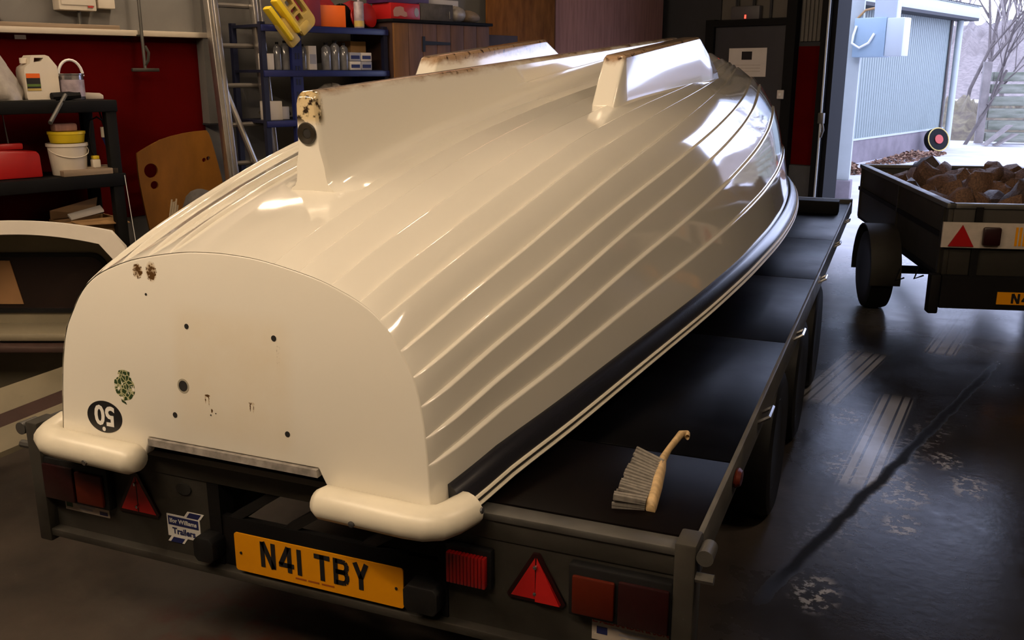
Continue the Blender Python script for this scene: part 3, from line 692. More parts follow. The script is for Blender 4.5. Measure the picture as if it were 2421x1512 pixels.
# rubbing rail round the gunwale
US = np.r_[.060, np.arange(.15, 5.2, .1), np.arange(5.2, 5.46, .05)]
def railrings(prof):
    rings = []
    for side, seq in ((1, US), (-1, US[::-1])):
        for u in seq:
            b = itp(HB, u); g = itp(HG, u); du = .01; tb_ = (itp(HB, min(u+du, 5.45)) - itp(HB, u-du)) / (2*du); L = math.hypot(1, tb_)
            rings.append([(side*(b + o_/L), u - o_*tb_/L, g + z_) for o_, z_ in (prof if side > 0 else prof)])
    return rings
MB().loft(railrings([(-.012, .040), (.004, .042), (.022, .030), (.036, .010), (.044, -.012), (.046, -.034), (.03, -.037), (-.012, -.037)])).build('rub_rail', m_rail, BT, smooth=True, ang=50)
for zc, oc in ((-.0085, .0455), (-.0275, .0485)):
    RR = [p for p in railrings([(oc, zc)])]
    MB().tube([r[0] for r in RR], .0052, 6).build('rail_bead', m_cream, BT, smooth=True)
# keel
def ktop(u): return .899 + .0125*(u - .47)
rings = []
KU = [.455, .463, .475, .50] + list(np.arange(.58, 4.15, .12)) + [4.19, 4.235, 4.265, 4.285, 4.295]
for u in KU:
    zt = ktop(u) - (.018 if u < .46 else .006 if u < .47 else 0) - (0 if u < 4.2 else .10*((u-4.2)/.095)**2.2)
    zb = itp(HK, u) - .03; k_ = .6 if u > 4.29 else .9 if u > 4.27 else (.93 if u < .46 else 1)
    zt = max(zt, zb + .02); pr = []
    fl = min(.05, (zt - zb)*.3); hb = .030 + .020*min(1, (zt - zb)/.25)
    fq = max(.12, min(1, (zt - zb - .035)/.12)); rq = .35 if u < .47 else .6 if u < .49 else 1.0
    half = [(0, zt), (.018*k_, zt - .001), (.0265*k_, zt - .006), (.030*k_, zt - .016), ((.030 + .35*(hb-.030))*k_, zb + (zt-zb)*.5), (hb*k_, zb + .03 + .055*fq), (hb*k_ + .004*rq, zb + .03 + .032*fq), (hb*k_ + .014*rq, zb + .03 + .015*fq), (hb*k_ + .034*rq, zb + .0325), (hb*k_ + .065*rq, zb + .0265), (hb*k_ + .085*rq, zb + .016)]
    rings.append([(a, u, b) for a, b in half] + [(-a, u, b) for a, b in half[::-1][:-1]])
KEEL = MB().loft(rings).build('keel', m_keel, BT, smooth=True, ang=62)
Mx = Matrix.Translation((0, .4545, .786)) @ Matrix.Rotation(math.pi/2, 4, 'X')
bsh = MB().lathe([(.012, .0), (.030, .0), (.031, .004), (.028, .007), (.014, .003), (.012, .0)], 24, Mx).build('drain_bush', M('dark_bush', (.022, .017, .010), .35), KEEL, smooth=True)
MB().lathe([(.0005, .0005), (.0125, .0005), (.0125, .002), (.0005, .002)], 16, Mx).build('bush_bore', m_hole, bsh)
# bilge keels
for side in (1, -1):
    rings = []
    for u, zt in ((1.735, .755), (1.80, .845), (1.868, .928), (1.885, .934), (2.4, .951), (3.02, .970), (3.045, .968), (3.22, .895), (3.43, .80)):
        zb = sec(u, .5)[1]*0 + itp(HK, u)*.93 - .06; zo = zb - .02
        vo_, vi, vob, vib = .448, .362, .468, .325
        half = [(vob, zo), (vo_ + .006, zb + (zt-zb)*.6), (vo_ + .002, zt - .010), (vo_ - .006, zt), (vi + .008, zt), (vi, zt - .010), (vi - .012, zb + (zt-zb)*.55), (vib, zo + .02)]
        rings.append([(side*a, u, b) for a, b in half])
    MB().loft(rings).build('bilge_keel', m_keel, BT, bevel=.004, smooth=True, ang=40)

# ------------------------------------------------------------------ along the left wall (local x along the wall, y into it, z up)
def wbox(mb, s0, s1, t0, t1, z0, z1, so, to, zo=0.0):      # box given in room coordinates inside a wall thing at (so, to, zo)
    return mb.box(s0 - so, s1 - so, to - t1, to - t0, z0 - zo, z1 - zo)
tag(wbox(MB(), -9.0, -5.38, 0, .11, 1.900, 1.936, -6.5, .11, 1.9).build('wall_ledge', m_ledge, bevel=.004, loc=WF(-6.5, .11, 1.9), rz=WALL_RZ), 'long pale timber ledge fixed along the top of the red wall paint', 'ledge')
tag(wbox(MB(), -7.4, -6.0, .01, .09, 1.936, 1.962, -6.5, .1, 1.936).build('loose_plank', m_timber, bevel=.003, loc=WF(-6.5, .1, 1.936), rz=WALL_RZ), 'brown plank lying on the pale wall ledge', 'plank')
tag(wbox(MB(), -6.98, -6.70, .01, .10, 1.962, 2.0, -6.85, .1, 1.962).build('loose_plank', m_brownstrip, bevel=.003, loc=WF(-6.85, .1, 1.962), rz=WALL_RZ), 'short dark offcut stacked on the brown plank on the ledge', 'plank')
o = wthing('fuse_box', 'large cream fuse box on the grey wall above the ledge', 'fuse box', -6.25, .10, 2.04)
MB().box(-.113, .113, 0, .10, 0, .30).build('case', m_hdpe, o, bevel=.008); MB().box(-.10, .10, -.008, 0, .03, .27).build('cover', m_hdpe, o, bevel=.004)
MB().box(.055, .088, -.0095, -.008, .018, .030).build('red_label', m_redprint, o); MB().tube([(.02, .05, 0), (.02, .05, -.10)], .012, 8).build('conduit', m_galv, o, smooth=True)
o = wthing('fuse_box', 'small cream socket box right of the large fuse box', 'fuse box', -6.06, .07, 2.06)
MB().box(-.054, .054, 0, .07, 0, .22).build('case', m_hdpe, o, bevel=.008)
for k in (-.022, .018): MB().lathe([(.001, 0), (.012, 0), (.012, .003), (.001, .003)], 12, Matrix.Translation((k, 0, .085)) @ Matrix.Rotation(math.pi/2, 4, 'X')).build('knob', m_kraft, o)
o = wthing('hanging_squeegee', 'grey T shaped squeegee hanging by its pole against the red wall', 'squeegee', -5.885, .14, 1.69)
MB().tube([(0, 0, .01), (0, .005, .25), (.004, .01, 1.2)], .0105, 8).build('pole', m_galv, o, smooth=True); MB().box(-.09, .09, -.012, .012, -.008, .014).build('crossbar', m_galvd, o, bevel=.005)
MB().tube([(0, 0, .03), (.018, -.012, .06), (.026, -.012, .11), (.012, 0, .15)], .010, 6).build('clamp', m_galvd, o, smooth=True)
MB().tube([(-.08, .1, .20), (-.03, .05, .215), (0, 0, .215)], .006, 6).build('wall_hook', m_galvd, o)
tag(wbox(MB(), -6.606, -6.542, .008, .014, 1.868, 1.892, -6.574, .014, 1.868).build('wall_label', m_paper, loc=WF(-6.574, .014, 1.868), rz=WALL_RZ), 'small white label stuck on the red wall under the ledge', 'label')
o = wthing('wall_duct', 'narrow grey duct running down the wall beside the red paint', 'duct', -5.40, .10, 1.34)
MB().box(-.045, .06, 0, .10, 0, 3.3).build('casing', m_wall, o); MB().box(-.05, .065, -.004, .10, -.012, 0).build('end_plate', m_dark, o)

# black plastic shelving
o = wthing('black_shelving', 'black plastic shelving unit standing against the red wall', 'shelving', -6.95, .50, 0)
for z0, z1, xr in ((1.452, 1.520, .70), (1.015, 1.090, .71), (.50, .575, .71)):
    MB().box(-.75, xr, 0, .42, z0, z1).build('shelf_board', m_blk2, o, bevel=.006)
for xx in (-.72, .63):
    for yy in (.01, .35): MB().box(xx, xx + .065, yy, yy + .06, 0, 1.46).build('leg', m_blk2, o, bevel=.006)
Z1, Z2, Z3 = 1.521, 1.091, .576
o = wthing('jerrycan', 'white plastic jerrycan with orange label on the top black shelf', 'jerrycan', -6.615, .38, Z1)
prof = [(-.088,0), (.088,0), (.092,.02), (.090,.19), (.072,.215), (.050,.245), (.030,.252), (-.040,.250), (-.052,.235), (-.056,.205), (-.085,.185), (-.092,.165), (-.092,.02)]
link('body', flat([prof, [(-.035,.212), (.005,.217), (.020,.236), (-.030,.236)]], .13, Matrix.Translation((0, .13, 0)) @ UPRIGHT), m_hdpe, o)
MB().lathe([(.001, 0), (.022, 0), (.022, .03), (.001, .032)], 16, Matrix.Translation((-.065, .065, .205))).build('cap', m_hdpe, o, smooth=True)
MB().box(-.086, -.012, -.002, .001, .055, .15).build('label_band', m_black, o); MB().box(-.086, -.012, -.003, -.002, .125, .15).build('label_orange', m_orange, o); MB().box(-.086, -.012, -.003, -.002, .078, .092).build('label_green', M('green_label', (.08, .14, .02), .5), o); MB().box(-.086, -.012, -.003, -.002, .055, .068).build('label_base', m_yell2, o)
o = wthing('paint_tin', 'open paint tin with tall white wire handle on the top black shelf', 'paint tin', -6.445, .36, Z1)
MB().lathe([(.066, 0), (.068, .004), (.067, .14), (.072, .144), (.072, .15), (.064, .15), (.062, .13), (.001, .13)], 28).build('can', m_tin, o, smooth=True, ang=50)
MB().lathe([(.0675, .02), (.0682, .02), (.0682, .115), (.0675, .115)], 28).build('paper_label', m_mauve, o, smooth=True)
MB().tube([(-.07*math.cos(a), 0, .135 + .092*math.sin(a)) for a in [math.pi*k/12 for k in range(13)]], .008, 6).build('handle', m_white, o, smooth=True)
o = thing('plastic_bag', 'crumpled pale plastic bag slumped at the left end of the top shelf', 'bag', WF(-6.84, .33, Z1), WALL_RZ)
rings = []; random.seed(11)
for z_, rx, ry in ((0, .13, .10), (.05, .135, .10), (.12, .105, .085), (.20, .075, .065), (.27, .05, .045), (.34, .022, .02), (.40, .012, .012)):
    rings.append([(rx*math.cos(a)*(1 + .14*math.sin(5*a + z_*20)) - z_*.12, ry*math.sin(a)*(1 + .15*math.sin(4*a + z_*14)), z_) for a in [2*math.pi*k/24 for k in range(24)]])
MB().loft(rings).build('sack', m_bag, o, smooth=True, ang=80)
tag(MB().prism([(-.055, 0, 0), (.055, 0, 0), (.055, 0, .022), (.035, 0, .036), (-.04, 0, .04), (-.055, 0, .028)], (0, .08, 0)).build('wood_offcut', m_ledge, bevel=.004, loc=WF(-6.295, .30, Z1), rz=WALL_RZ), 'small pale wood offcut beside the paint tin on the top shelf', 'wood')
o = wthing('hand_tool', 'tool with dark head and pale steel shaft poking out from the top shelf', 'hand tool', -6.52, .46, Z1)
MB().tube([(-.17, -.16, -.115), (0, .02, .03)], .012, 8).build('shaft', m_galv, o, smooth=True); MB().tube([(-.07, .04, .02), (.09, .05, .028)], .024, 8).build('head', m_blk2, o, smooth=True)
tag(MB().box(-.22, .16, -.03, .06, 0, .006).build('steel_tray', m_galvd, bevel=.002, loc=WF(-6.75, .45, Z1), rz=WALL_RZ), 'flat dark steel strip along the front edge of the top shelf', 'tray')

o = wthing('fuel_can', 'red plastic fuel can on the middle black shelf', 'fuel can', -6.80, .40, Z2)
MB().prism([(-.14, 0, 0), (.12, 0, 0), (.115, 0, .13), (.10, 0, .150), (-.12, 0, .165), (-.14, 0, .15)], (0, .16, 0)).build('body', m_redpl, o, bevel=.012)
MB().box(-.09, .05, .06, .10, .16, .195).build('handle', m_redpl, o, bevel=.008); MB().tube([(-.02, .08, .19), (-.035, .06, .30), (-.045, .05, .42)], .004, 5).build('vent_hose', m_galv, o)
o = wthing('white_bucket', 'white plastic bucket on the middle black shelf', 'bucket', -6.515, .36, Z2)
MB().lathe([(.090, 0), (.094, .004), (.108, .165), (.115, .168), (.115, .185), (.106, .185), (.092, .01), (.001, .008)], 28).build('pail', m_hdpe, o, smooth=True, ang=50)
MB().tube([(.112*math.cos(a), -.112*abs(math.sin(a))*.9 - .01, .155 - .05*math.sin(a)) for a in [math.pi*k/10 for k in range(11)]], .003, 5).build('bail', m_hdpe, o, smooth=True)
o = wthing('yellow_tub', 'yellow plastic tub stacked on the white bucket', 'tub', -6.51, .36, Z2 + .186)
MB().lathe([(.088, 0), (.092, .004), (.100, .05), (.104, .052), (.104, .066), (.001, .066)], 28).build('tub', m_yell, o, smooth=True, ang=50)
tag(MB().box(-.065, .065, -.04, .04, 0, .045).build('sponge', m_purp, bevel=.012, loc=WF(-6.52, .36, Z2 + .253), rz=WALL_RZ), 'dull mauve sponge block on the yellow tub', 'sponge')
o = wthing('small_bottle', 'small white bottle with yellow cap beside the white bucket', 'bottle', -6.375, .40, Z2)
MB().box(-.025, .025, -.02, .02, 0, .085).build('body', m_hdpe, o, bevel=.008); MB().box(-.018, .02, -.018, .018, .085, .105).build('cap', m_yell, o, bevel=.004)
for i, (s0, s1, t0, t1, z0, z1, m_, lb) in enumerate(((-6.60, -6.28, .43, .49, 0, .035, m_timber, 'short brown plank at the front of the middle shelf'), (-6.52, -6.27, .30, .42, 0, .04, m_timber, 'brown wooden block behind the front plank on the middle shelf'))):
    tag(MB().box(s0 + 6.43, s1 + 6.43, .46 - t1, .46 - t0, z0, z1 + .0).build('plank_offcut', m_, bevel=.003, loc=WF(-6.43, .46, Z2), rz=WALL_RZ), lb, 'wood', 'offcuts on the middle shelf')
o = wthing('cable_tool', 'white and blue hand tool hanging on a black cable at the shelf end', 'power tool', -6.29, .38, 1.30)
MB().tube([(0, 0, .06), (0, 0, .0)], .024, 10).build('grip', m_hdpe, o, smooth=True); MB().tube([(0, 0, 0), (.008, 0, -.045), (.02, 0, -.10)], [.022, .016, .008], 8).build('nose', m_navy, o, smooth=True)
MB().tube([(0, 0, .06), (-.01, 0, .10), (-.04, 0, .12), (-.075, .01, .10), (-.085, .02, .02), (-.08, .03, -.08), (-.05, .04, -.14)], .006, 6).build('cable', m_blk, o, smooth=True)
MB().tube([(-.01, 0, .10), (-.012, .02, .15)], .005, 5).build('hang_loop', m_blk, o)
o = wthing('cardboard_box', 'open cardboard box with one flap up on the lowest black shelf', 'box', -6.43, .40, Z3)
mb = MB().box(-.17, .16, 0, .006, 0, .24).box(-.17, .16, .22, .226, 0, .24).box(-.17, -.164, 0, .226, 0, .24).box(.154, .16, 0, .226, 0, .24).box(-.17, .16, 0, .226, 0, .006); mb.build('carton', m_kraft, o)
MB().prism([(-.13, .0, .24), (.16, .0, .24), (.20, -.06, .205), (-.10, -.08, .225)], (0, 0, .006)).build('flap', m_kraft, o)
MB().prism([(-.17, .20, .24), (.10, .20, .24), (.10, .14, .355), (-.19, .14, .30)], (0, .006, 0)).build('flap', m_kraft, o)
tag(MB().prism([(-.10, 0, 0), (.10, 0, .03), (.10, .05, .055), (-.10, .05, .02)], (0, 0, .012)).build('folded_paper', m_paper, loc=WF(-6.44, .36, Z3 + .245), rz=WALL_RZ), 'folded white papers poking out of the open cardboard box', 'paper')
tag(MB().tube([(0, 0, 0), (.02, -.02, -.45), (.09, -.05, -1.06)], .0022, 5).build('thin_cord', m_white, loc=WF(-6.26, .52, 1.08), rz=WALL_RZ), 'thin pale cord slanting down from the middle shelf end', 'cord')

# plywood bulkhead, sack, rope, ladder
PO = (-5.75, .26)
out = [(-6.057,1.183), (-6.03,1.197), (-5.98,1.222), (-5.895,1.259), (-5.82,1.278), (-5.732,1.293), (-5.65,1.302), (-5.571,1.305), (-5.555,1.285), (-5.54,1.242), (-5.51,1.11), (-5.485,.984), (-5.43,.60), (-5.42,.0), (-5.93,.0), (-5.985,.45), (-6.015,.641), (-6.04,.82), (-6.057,.98), (-6.062,1.09)]
spl = [[(a - PO[0], b) for a, b in out]] + [ell(a - PO[0], b, r, r, 20) for a, b, r in ((-5.977,1.068,.046), (-5.963,.975,.026), (-5.604,1.112,.014), (-5.573,1.121,.014))]
tag(link('plywood_bulkhead', flat(spl, .016, UPRIGHT), m_ply, None, WF(PO[0], PO[1], 0.001), WALL_RZ), 'curved plywood panel with round holes leaning against the red wall', 'plywood panel')
o = thing('grey_sack', 'lumpy dark grey sack standing in front of the plywood panel', 'sack', WF(-5.86, .62, 0), WALL_RZ)
rings = []
for z_, rx in ((0, .17), (.3, .18), (.55, .16), (.75, .13), (.86, .105), (.925, .085), (.955, .055), (.968, .02)):
    rings.append([(rx*math.cos(a)*(1 + .10*math.sin(3*a + z_*9)) + .02*z_, rx*.9*math.sin(a)*(1 + .1*math.sin(5*a)), z_) for a in [2*math.pi*k/20 for k in range(20)]])
MB().loft(rings).build('body', m_grey, o, smooth=True, ang=80)
o = thing('frayed_rope', 'bundle of frayed pale rope hanging beside the grey sack', 'rope', WF(-6.03, .60, 0), WALL_RZ)
for k in range(7):
    x0 = -.02 + k*.012; MB().tube([(x0, random.uniform(-.02, .02), .05), (x0 + random.uniform(-.02, .02), 0, .55), (x0*.6, .0, .80), (x0*.5 + .03, .01, .90 + random.uniform(-.03, .02))], .005, 5).build('strand', m_rope, o)
o = wthing('aluminium_ladder', 'tall aluminium extension ladder leaning against the grey wall', 'ladder', -5.30, .42, 0)
def lx(s): return s + 5.30
def lean(z): return .02 + .05*z             # top leans towards the wall
for s_, w_ in ((-5.525, .020), (-5.488, .0161), (-5.165, .0201), (-5.235, .014)):
    top, bot = (lx(s_), lean(3.2), 3.2), (lx(s_) + .085, lean(0), .0)
    if s_ == -5.235: top, bot = (lx(s_), lean(3.2) - .05, 3.2), (lx(s_) + .105, lean(0) - .05, .0)
    T_, B_ = Vector(top), Vector(bot)
    mb = MB(); mb.prism([B_ + Vector((-w_, -.03, 0)), B_ + Vector((w_, -.03, 0)), B_ + Vector((w_, .03, 0)), B_ + Vector((-w_, .03, 0))], T_ - B_); st = mb.build('stile', m_alu, o, bevel=.004)
    if w_ >= .02:
        for q in (-.011, .011): MB().prism([B_ + Vector((q - .003, -.034, 0)), B_ + Vector((q + .003, -.034, 0)), B_ + Vector((q + .003, -.029, 0)), B_ + Vector((q - .003, -.029, 0))], T_ - B_).build('rib', m_alu, st)
for k in range(12):
    zz = .06 + k*.2555; xo = .085*(1 - zz/3.2)
    MB().tube([(lx(-5.51) + xo, lean(zz), zz), (lx(-5.165) + xo, lean(zz), zz)], .016, 8).build('rung', M_RUNG if k else (globals().setdefault('M_RUNG', M('dull_rung', (.22, .20, .18), .45, metal=.6))), o, smooth=True)
MB().tube([(lx(-5.455), .10, 1.62), (lx(-5.20), .0, .80), (lx(-5.10), -.03, .45)], .021, 10).build('stay', m_alu, o, smooth=True)

# yellow plastic frame hooked high on the racking
o = wthing('yellow_bracket', 'dirty yellow moulded plastic bracket hanging in front of the blue racking', 'bracket', -5.13, .66, 2.03)
R2 = Matrix.Translation((0, 0, 0)) @ Matrix.Rotation(math.radians(50), 4, 'Y')
def yy_(mb): mb.v = [tuple(R2 @ Vector(p)) for p in mb.v]; return mb
me = flat([rrect(-.13, .16, -.01, .155, .05), rrect(-.085, -.035, .03, .08, .008), rrect(.03, .08, .03, .08, .008), rrect(-.02, .015, .03, .08, .006), rrect(-.08, .06, .095, .135, .008)], .05, R2 @ Matrix.Translation((0, .05, 0)) @ UPRIGHT)
link('frame', me, m_yell2, o)
for z0 in (-.095, -.018): yy_(MB().box(-.14, .115, -.03, .05, z0 - .012, z0 + .024)).build('bar', m_yell, o, bevel=.012)
yy_(MB().box(-.02, .17, .0, .05, -.115, -.02)).build('flange', m_yell2, o, bevel=.02); yy_(MB().box(.09, .165, -.01, .06, .0, .1)).build('foot', m_yell2, o, bevel=.02)
MB().tube([(-.02, .03, .14), (-.02, .06, .5), (-.02, .06, 2.6)], .004, 5).build('hanging_wire', m_galvd, o)

# blue steel racking
o = wthing('blue_racking', 'blue boltless steel racking full of tins and boxes behind the ladder', 'racking', -4.70, .52, 0)
def rx(s): return s + 4.70
for s_ in (-5.245, -4.225): 
    for yy in (0, .36): MB().box(rx(s_) - .018, rx(s_) + .018, yy, yy + .035, 0, 2.0).build('upright', m_bluel, o)
MB().box(rx(-5.035), rx(-4.955), -.004, .03, 0, 1.96).build('upright', m_blue, o)
mb = MB()
for k in range(22): wv = mb.box(rx(-5.012), rx(-5.000), -.006, -.004, .15 + k*.085, .19 + k*.085); mb.box(rx(-4.988), rx(-4.976), -.006, -.004, .15 + k*.085, .19 + k*.085)
q = mb.build('slot_row', m_bluel, o); q['kind'] = 'stuff'
RZ_ = (1.985, 1.695, 1.365, .95)
for z_ in RZ_:
    sh = MB().box(rx(-5.26), rx(-4.205), 0, .40, z_ - .018, z_).build('shelf_board', m_bluel, o); MB().box(rx(-5.26), rx(-4.205), -.012, .012, z_ - .045, z_ - .004).build('front_beam', m_blue, sh, bevel=.003)
def carton(label, s0, s1, z0, z1, t, dep, mat, name='carton', cat='box', group=None, tilt=0.0, band=None):
    o_ = wthing(name, label, cat, (s0+s1)/2, t, z0, group); w_ = (s1-s0)/2
    MB().box(-w_, w_, 0, dep, 0, z1-z0).build('case', mat, o_, bevel=.003)
    if band: MB().box(-w_*.8, w_*.8, -.0015, 0, (z1-z0)*.25, (z1-z0)*.65).build('print', band, o_)
    if tilt: o_.rotation_euler = (0, 0, WALL_RZ + tilt)
    return o_
carton('tall maroon box at the left of the top blue shelf', -4.85, -4.74, 1.985, 2.24, .46, .2, m_maroon)
carton('orange box turned cornerwise on the top blue shelf', -4.73, -4.52, 1.985, 2.135, .42, .14, m_orange, tilt=-.35)
o = wthing('sealant_tube', 'upright sealant cartridge with pale label on the top blue shelf', 'tube', -4.42, .47, 1.985)
MB().lathe([(.034, 0), (.036, .004), (.036, .175), (.030, .180), (.010, .182), (.006, .21), (.001, .21)], 18).build('cartridge', m_mauve, o, smooth=True, ang=50); MB().lathe([(.0362, .01), (.0368, .01), (.0368, .05), (.0362, .05)], 18).build('band', m_yell2, o, smooth=True)
def lump(label, name, cat, s, t, z, rx_, ry_, rz_, mat, seed):
    random.seed(seed); ph = [random.uniform(0, 6) for _ in range(4)]; rings = []
    for i in range(9):
        a = math.pi*i/8; r = max(.03, math.sin(a)); zz = rz_*(1 - math.cos(a))/2
        rings.append([(rx_*r*math.cos(b)*(1 + .12*math.sin(3*b + ph[0] + i)), ry_*r*math.sin(b)*(1 + .12*math.sin(4*b + ph[1])), zz*(1 + .06*math.sin(2*b + ph[2]))) for b in [2*math.pi*k/18 for k in range(18)]])
    return tag(MB().loft(rings).build(name, mat, loc=WF(s, t, z), rz=WALL_RZ, smooth=True, ang=80), label, cat)
o = wthing('cable_reel', 'red plastic cable reel lying at the right of the top blue shelf', 'cable reel', -4.31, .44, 1.985)
Rr = Matrix.Translation((0, .06, .085)) @ Matrix.Rotation(math.radians(78), 4, 'X') @ Matrix.Rotation(.3, 4, 'Y')
MB().lathe([(.03, -.055), (.085, -.055), (.088, -.045), (.085, -.04), (.045, -.04)], 24, Rr).build('flange', m_redpl, o, smooth=True, ang=40); MB().lathe([(.03, .055), (.085, .055), (.088, .045), (.085, .04), (.045, .04)], 24, Rr).build('flange', m_redpl, o, smooth=True, ang=40)
for k in range(4): MB().tube([Rr @ Vector((.066*math.cos(a), .066*math.sin(a), -.03 + k*.02)) for a in [2*math.pi*j/20 for j in range(20)]], .011, 6, close=True).build('cable_turn', m_redcl, o, smooth=True)
lump('bundled red cloth behind the orange box on the top shelf', 'red_bundle', 'bundle', -4.60, .22, 1.985, .16, .10, .24, m_redcl, 1)
lump('purple and red crumpled bag behind the red cable reel', 'stuff_bag', 'bag', -4.28, .20, 1.985, .13, .10, .20, m_redcl, 2)
lump('small dark rounded bundle behind the sealant cartridge', 'dark_bundle', 'bundle', -4.42, .26, 1.985, .08, .08, .17, m_blk2, 3)
def bottle(label, s, z, r, h_, t, mat, group):
    o_ = wthing('canister', label, 'canister', s, t, z, group)
    MB().lathe([(r*.95, 0), (r, .004), (r, h_*.78), (r*.75, h_*.86), (r*.32, h_*.9), (r*.32, h_*.94)], 18).build('body', mat, o_, smooth=True, ang=50); MB().lathe([(r*.4, h_*.92), (r*.4, h_), (.001, h_)], 14).build('cap', m_blk2, o_)
for k, (s_, r_, hh, lb) in enumerate(((-5.055, .031, .19, 'leftmost grey bottle on the second blue shelf beside the upright'), (-4.915, .027, .17, 'short grey bottle right of the blue upright on the second shelf'), (-4.72, .034, .185, 'left of the three tall grey canisters on the second shelf'), (-4.645, .034, .20, 'middle of the three tall grey canisters on the second shelf'), (-4.57, .032, .185, 'right of the three tall grey canisters on the second shelf'), (-5.115, .028, .18, 'grey bottle at the far left end of the second blue shelf'))):
    bottle(lb, s_, 1.695, r_, hh, .47, m_clear, 'bottles on the second blue shelf')
carton('white carton with pink print on the second blue shelf', -4.885, -4.82, 1.695, 1.855, .50, .1, m_paper, band=m_bluegrey)
for k, (s0, z0, lb) in enumerate(((-4.53, 1.695, 'lower left'), (-4.43, 1.695, 'lower right'), (-4.53, 1.757, 'upper left'), (-4.43, 1.757, 'upper right'))):
    carton('%s of four small grey boxes stacked on the second shelf' % lb, s0, s0 + .095, z0, z0 + .06, .49, .14, m_bluegrey if k in (1, 2) else m_paper, 'small_box', 'box', 'four small boxes', band=m_navy)
carton('tall brown cardboard box behind the four small boxes', -4.40, -4.26, 1.695, 1.90, .33, .16, m_kraft)
carton('white box left of the blue upright on the third shelf', -5.20, -5.10, 1.365, 1.49, .47, .12, m_paper); carton('small white box behind the blue upright on the third shelf', -5.07, -5.00, 1.365, 1.45, .40, .1, m_paper)
carton('pale box at the left end of the second shelf behind the ladder', -5.215, -5.155, 1.695, 1.80, .49, .1, m_paper)
lump('crumpled grey plastic bag on the third blue shelf above the keel', 'plastic_bag', 'bag', -4.65, .42, 1.365, .14, .1, .23, m_bag, 6)
lump('green cloth heap on the third blue shelf by the upright', 'cloth_heap', 'cloth', -5.02, .26, 1.365, .12, .08, .08, m_bank, 8)

# pine cupboard with things on top
o = wthing('pine_cupboard', 'pine plank cupboard with black strap hinge beside the blue racking', 'cupboard', -3.70, .56, 0)
MB().box(-.485, .50, .01, .50, 0, 2.035).build('carcass', m_brownstrip, o)
for k in range(7):
    x0 = -.485 + k*.1408; MB().box(x0 + .002, x0 + .1385, -.008, .012, .02, 2.03).build('plank', m_pine2 if k == 0 else m_pine, o, bevel=.003)
MB().box(-.50, .53, -.02, .52, 2.036, 2.058).build('top_board', m_blk2, o, bevel=.003)
hg = MB().box(-.212, -.188, -.014, -.008, 1.83, 1.94).build('strap_hinge', m_blk, o)
MB().prism([(-.188, -.014, 1.880), (.07, -.014, 1.884), (.07, -.014, 1.902), (-.188, -.014, 1.908)], (0, .006, 0)).build('hinge_strap', m_blk, hg)
ZT = 2.059
o_ = carton('red box with pale printed shapes at the left of the cupboard top', -4.15, -3.87, ZT, ZT + .115, .50, .22, m_redpl, 'printed_box')
link('printed_shape', flat([[(-.115,.02),(-.12,.06),(-.10,.085),(-.05,.092),(-.02,.085),(-.015,.06),(.01,.05),(.015,.025),(-.01,.018),(-.05,.028),(-.08,.018)]], .001, Matrix.Translation((0, -.001, 0)) @ UPRIGHT), M('pale_pink_print', (.40, .20, .15), .6), o_); link('printed_disc', flat([ell(.105, .055, .022, .032)], .001, Matrix.Translation((0, -.001, 0)) @ UPRIGHT), m_bluegrey, o_)
carton('purple box stacked on the red printed box', -4.17, -3.76, ZT + .116, ZT + .22, .48, .24, m_purple)
o_ = carton('dark grey tool case in the middle of the cupboard top', -3.86, -3.53, ZT, ZT + .125, .50, .25, m_grey, 'tool_case', 'case'); MB().tube([(.12, -.01, .02), (.115, -.012, .075)], .004, 6).build('latch', m_chrome, o_)
lump('clear crumpled plastic bag right of the dark tool case', 'plastic_bag', 'bag', -3.44, .42, ZT, .10, .08, .12, m_bag, 12)
lump('brown cloth heap at the right end of the cupboard top', 'cloth_heap', 'cloth', -3.26, .36, ZT, .12, .1, .10, m_timber, 13)
carton('flat cream carton stacked on the dark tool case', -3.72, -3.36, ZT + .126, ZT + .17, .38, .2, m_paper)
# big boards against the wall
tag(MB().box(-.44, .44, 0, .018, 0, 2.75).build('wooden_board', m_osb, bevel=.002, loc=WF(-2.36, .14, .001), rz=WALL_RZ), 'tall varnished yellow brown board standing against the wall beyond the cupboard', 'board')
tag(MB().box(-.24, .24, 0, .23, 0, 1.98).build('dark_locker', m_brownstrip, bevel=.004, loc=WF(-2.93, .40, .001), rz=WALL_RZ), 'dark brown locker between the pine cupboard and the yellow board', 'locker')
tag(MB().box(-.86, .86, 0, .018, 0, 2.9).build('wooden_board', m_purp, bevel=.002, loc=WF(-1.0, .10, .001), rz=WALL_RZ), 'wide mauve brown plywood sheet standing in the far corner', 'board')

# ------------------------------------------------------------------ boat cabin moulding and locker lid on the floor at left
CB = CAM + _hd*3.62 + _rt*(3.62*(45 - CX)/2286.0 - .09)
cab = thing('cabin_moulding', 'upright white boat cabin moulding with dark tinted window left of the trailer', 'boat cabin', (CB[0], CB[1], 0), YAW)
def arch(hw, zt, dz, zb, r=.05, n=18):
    L = [(-hw, zb)]
    top = [(x_, zt - dz*(x_/hw)**2) for x_ in np.linspace(-hw + r, hw - r, n)]
    return [(-hw - .03, zb), (-hw, zt - dz - r)] + [(float(a), float(b)) for a, b in top] + [(hw, zt - dz - r), (hw + .03, zb)]
oa, ia = arch(.425, 1.118, .050, .0), arch(.375, 1.066, .050, .0)
link('flange', flat([oa + ia[::-1]], .02, UPRIGHT), m_grpw, cab)
mid = arch(.330, 1.03, .02, .28, .10)
rings = [[(a, 0, b) for a, b in ia], [(a*.97, .07, b*.985) for a, b in ia], [(a, .20, b) for a, b in mid]]
MB().loft(rings, closed=False).build('coaming', m_grpin, cab, smooth=True, ang=60)
gl = rrect(-.30, .26, .70, .955, .07)
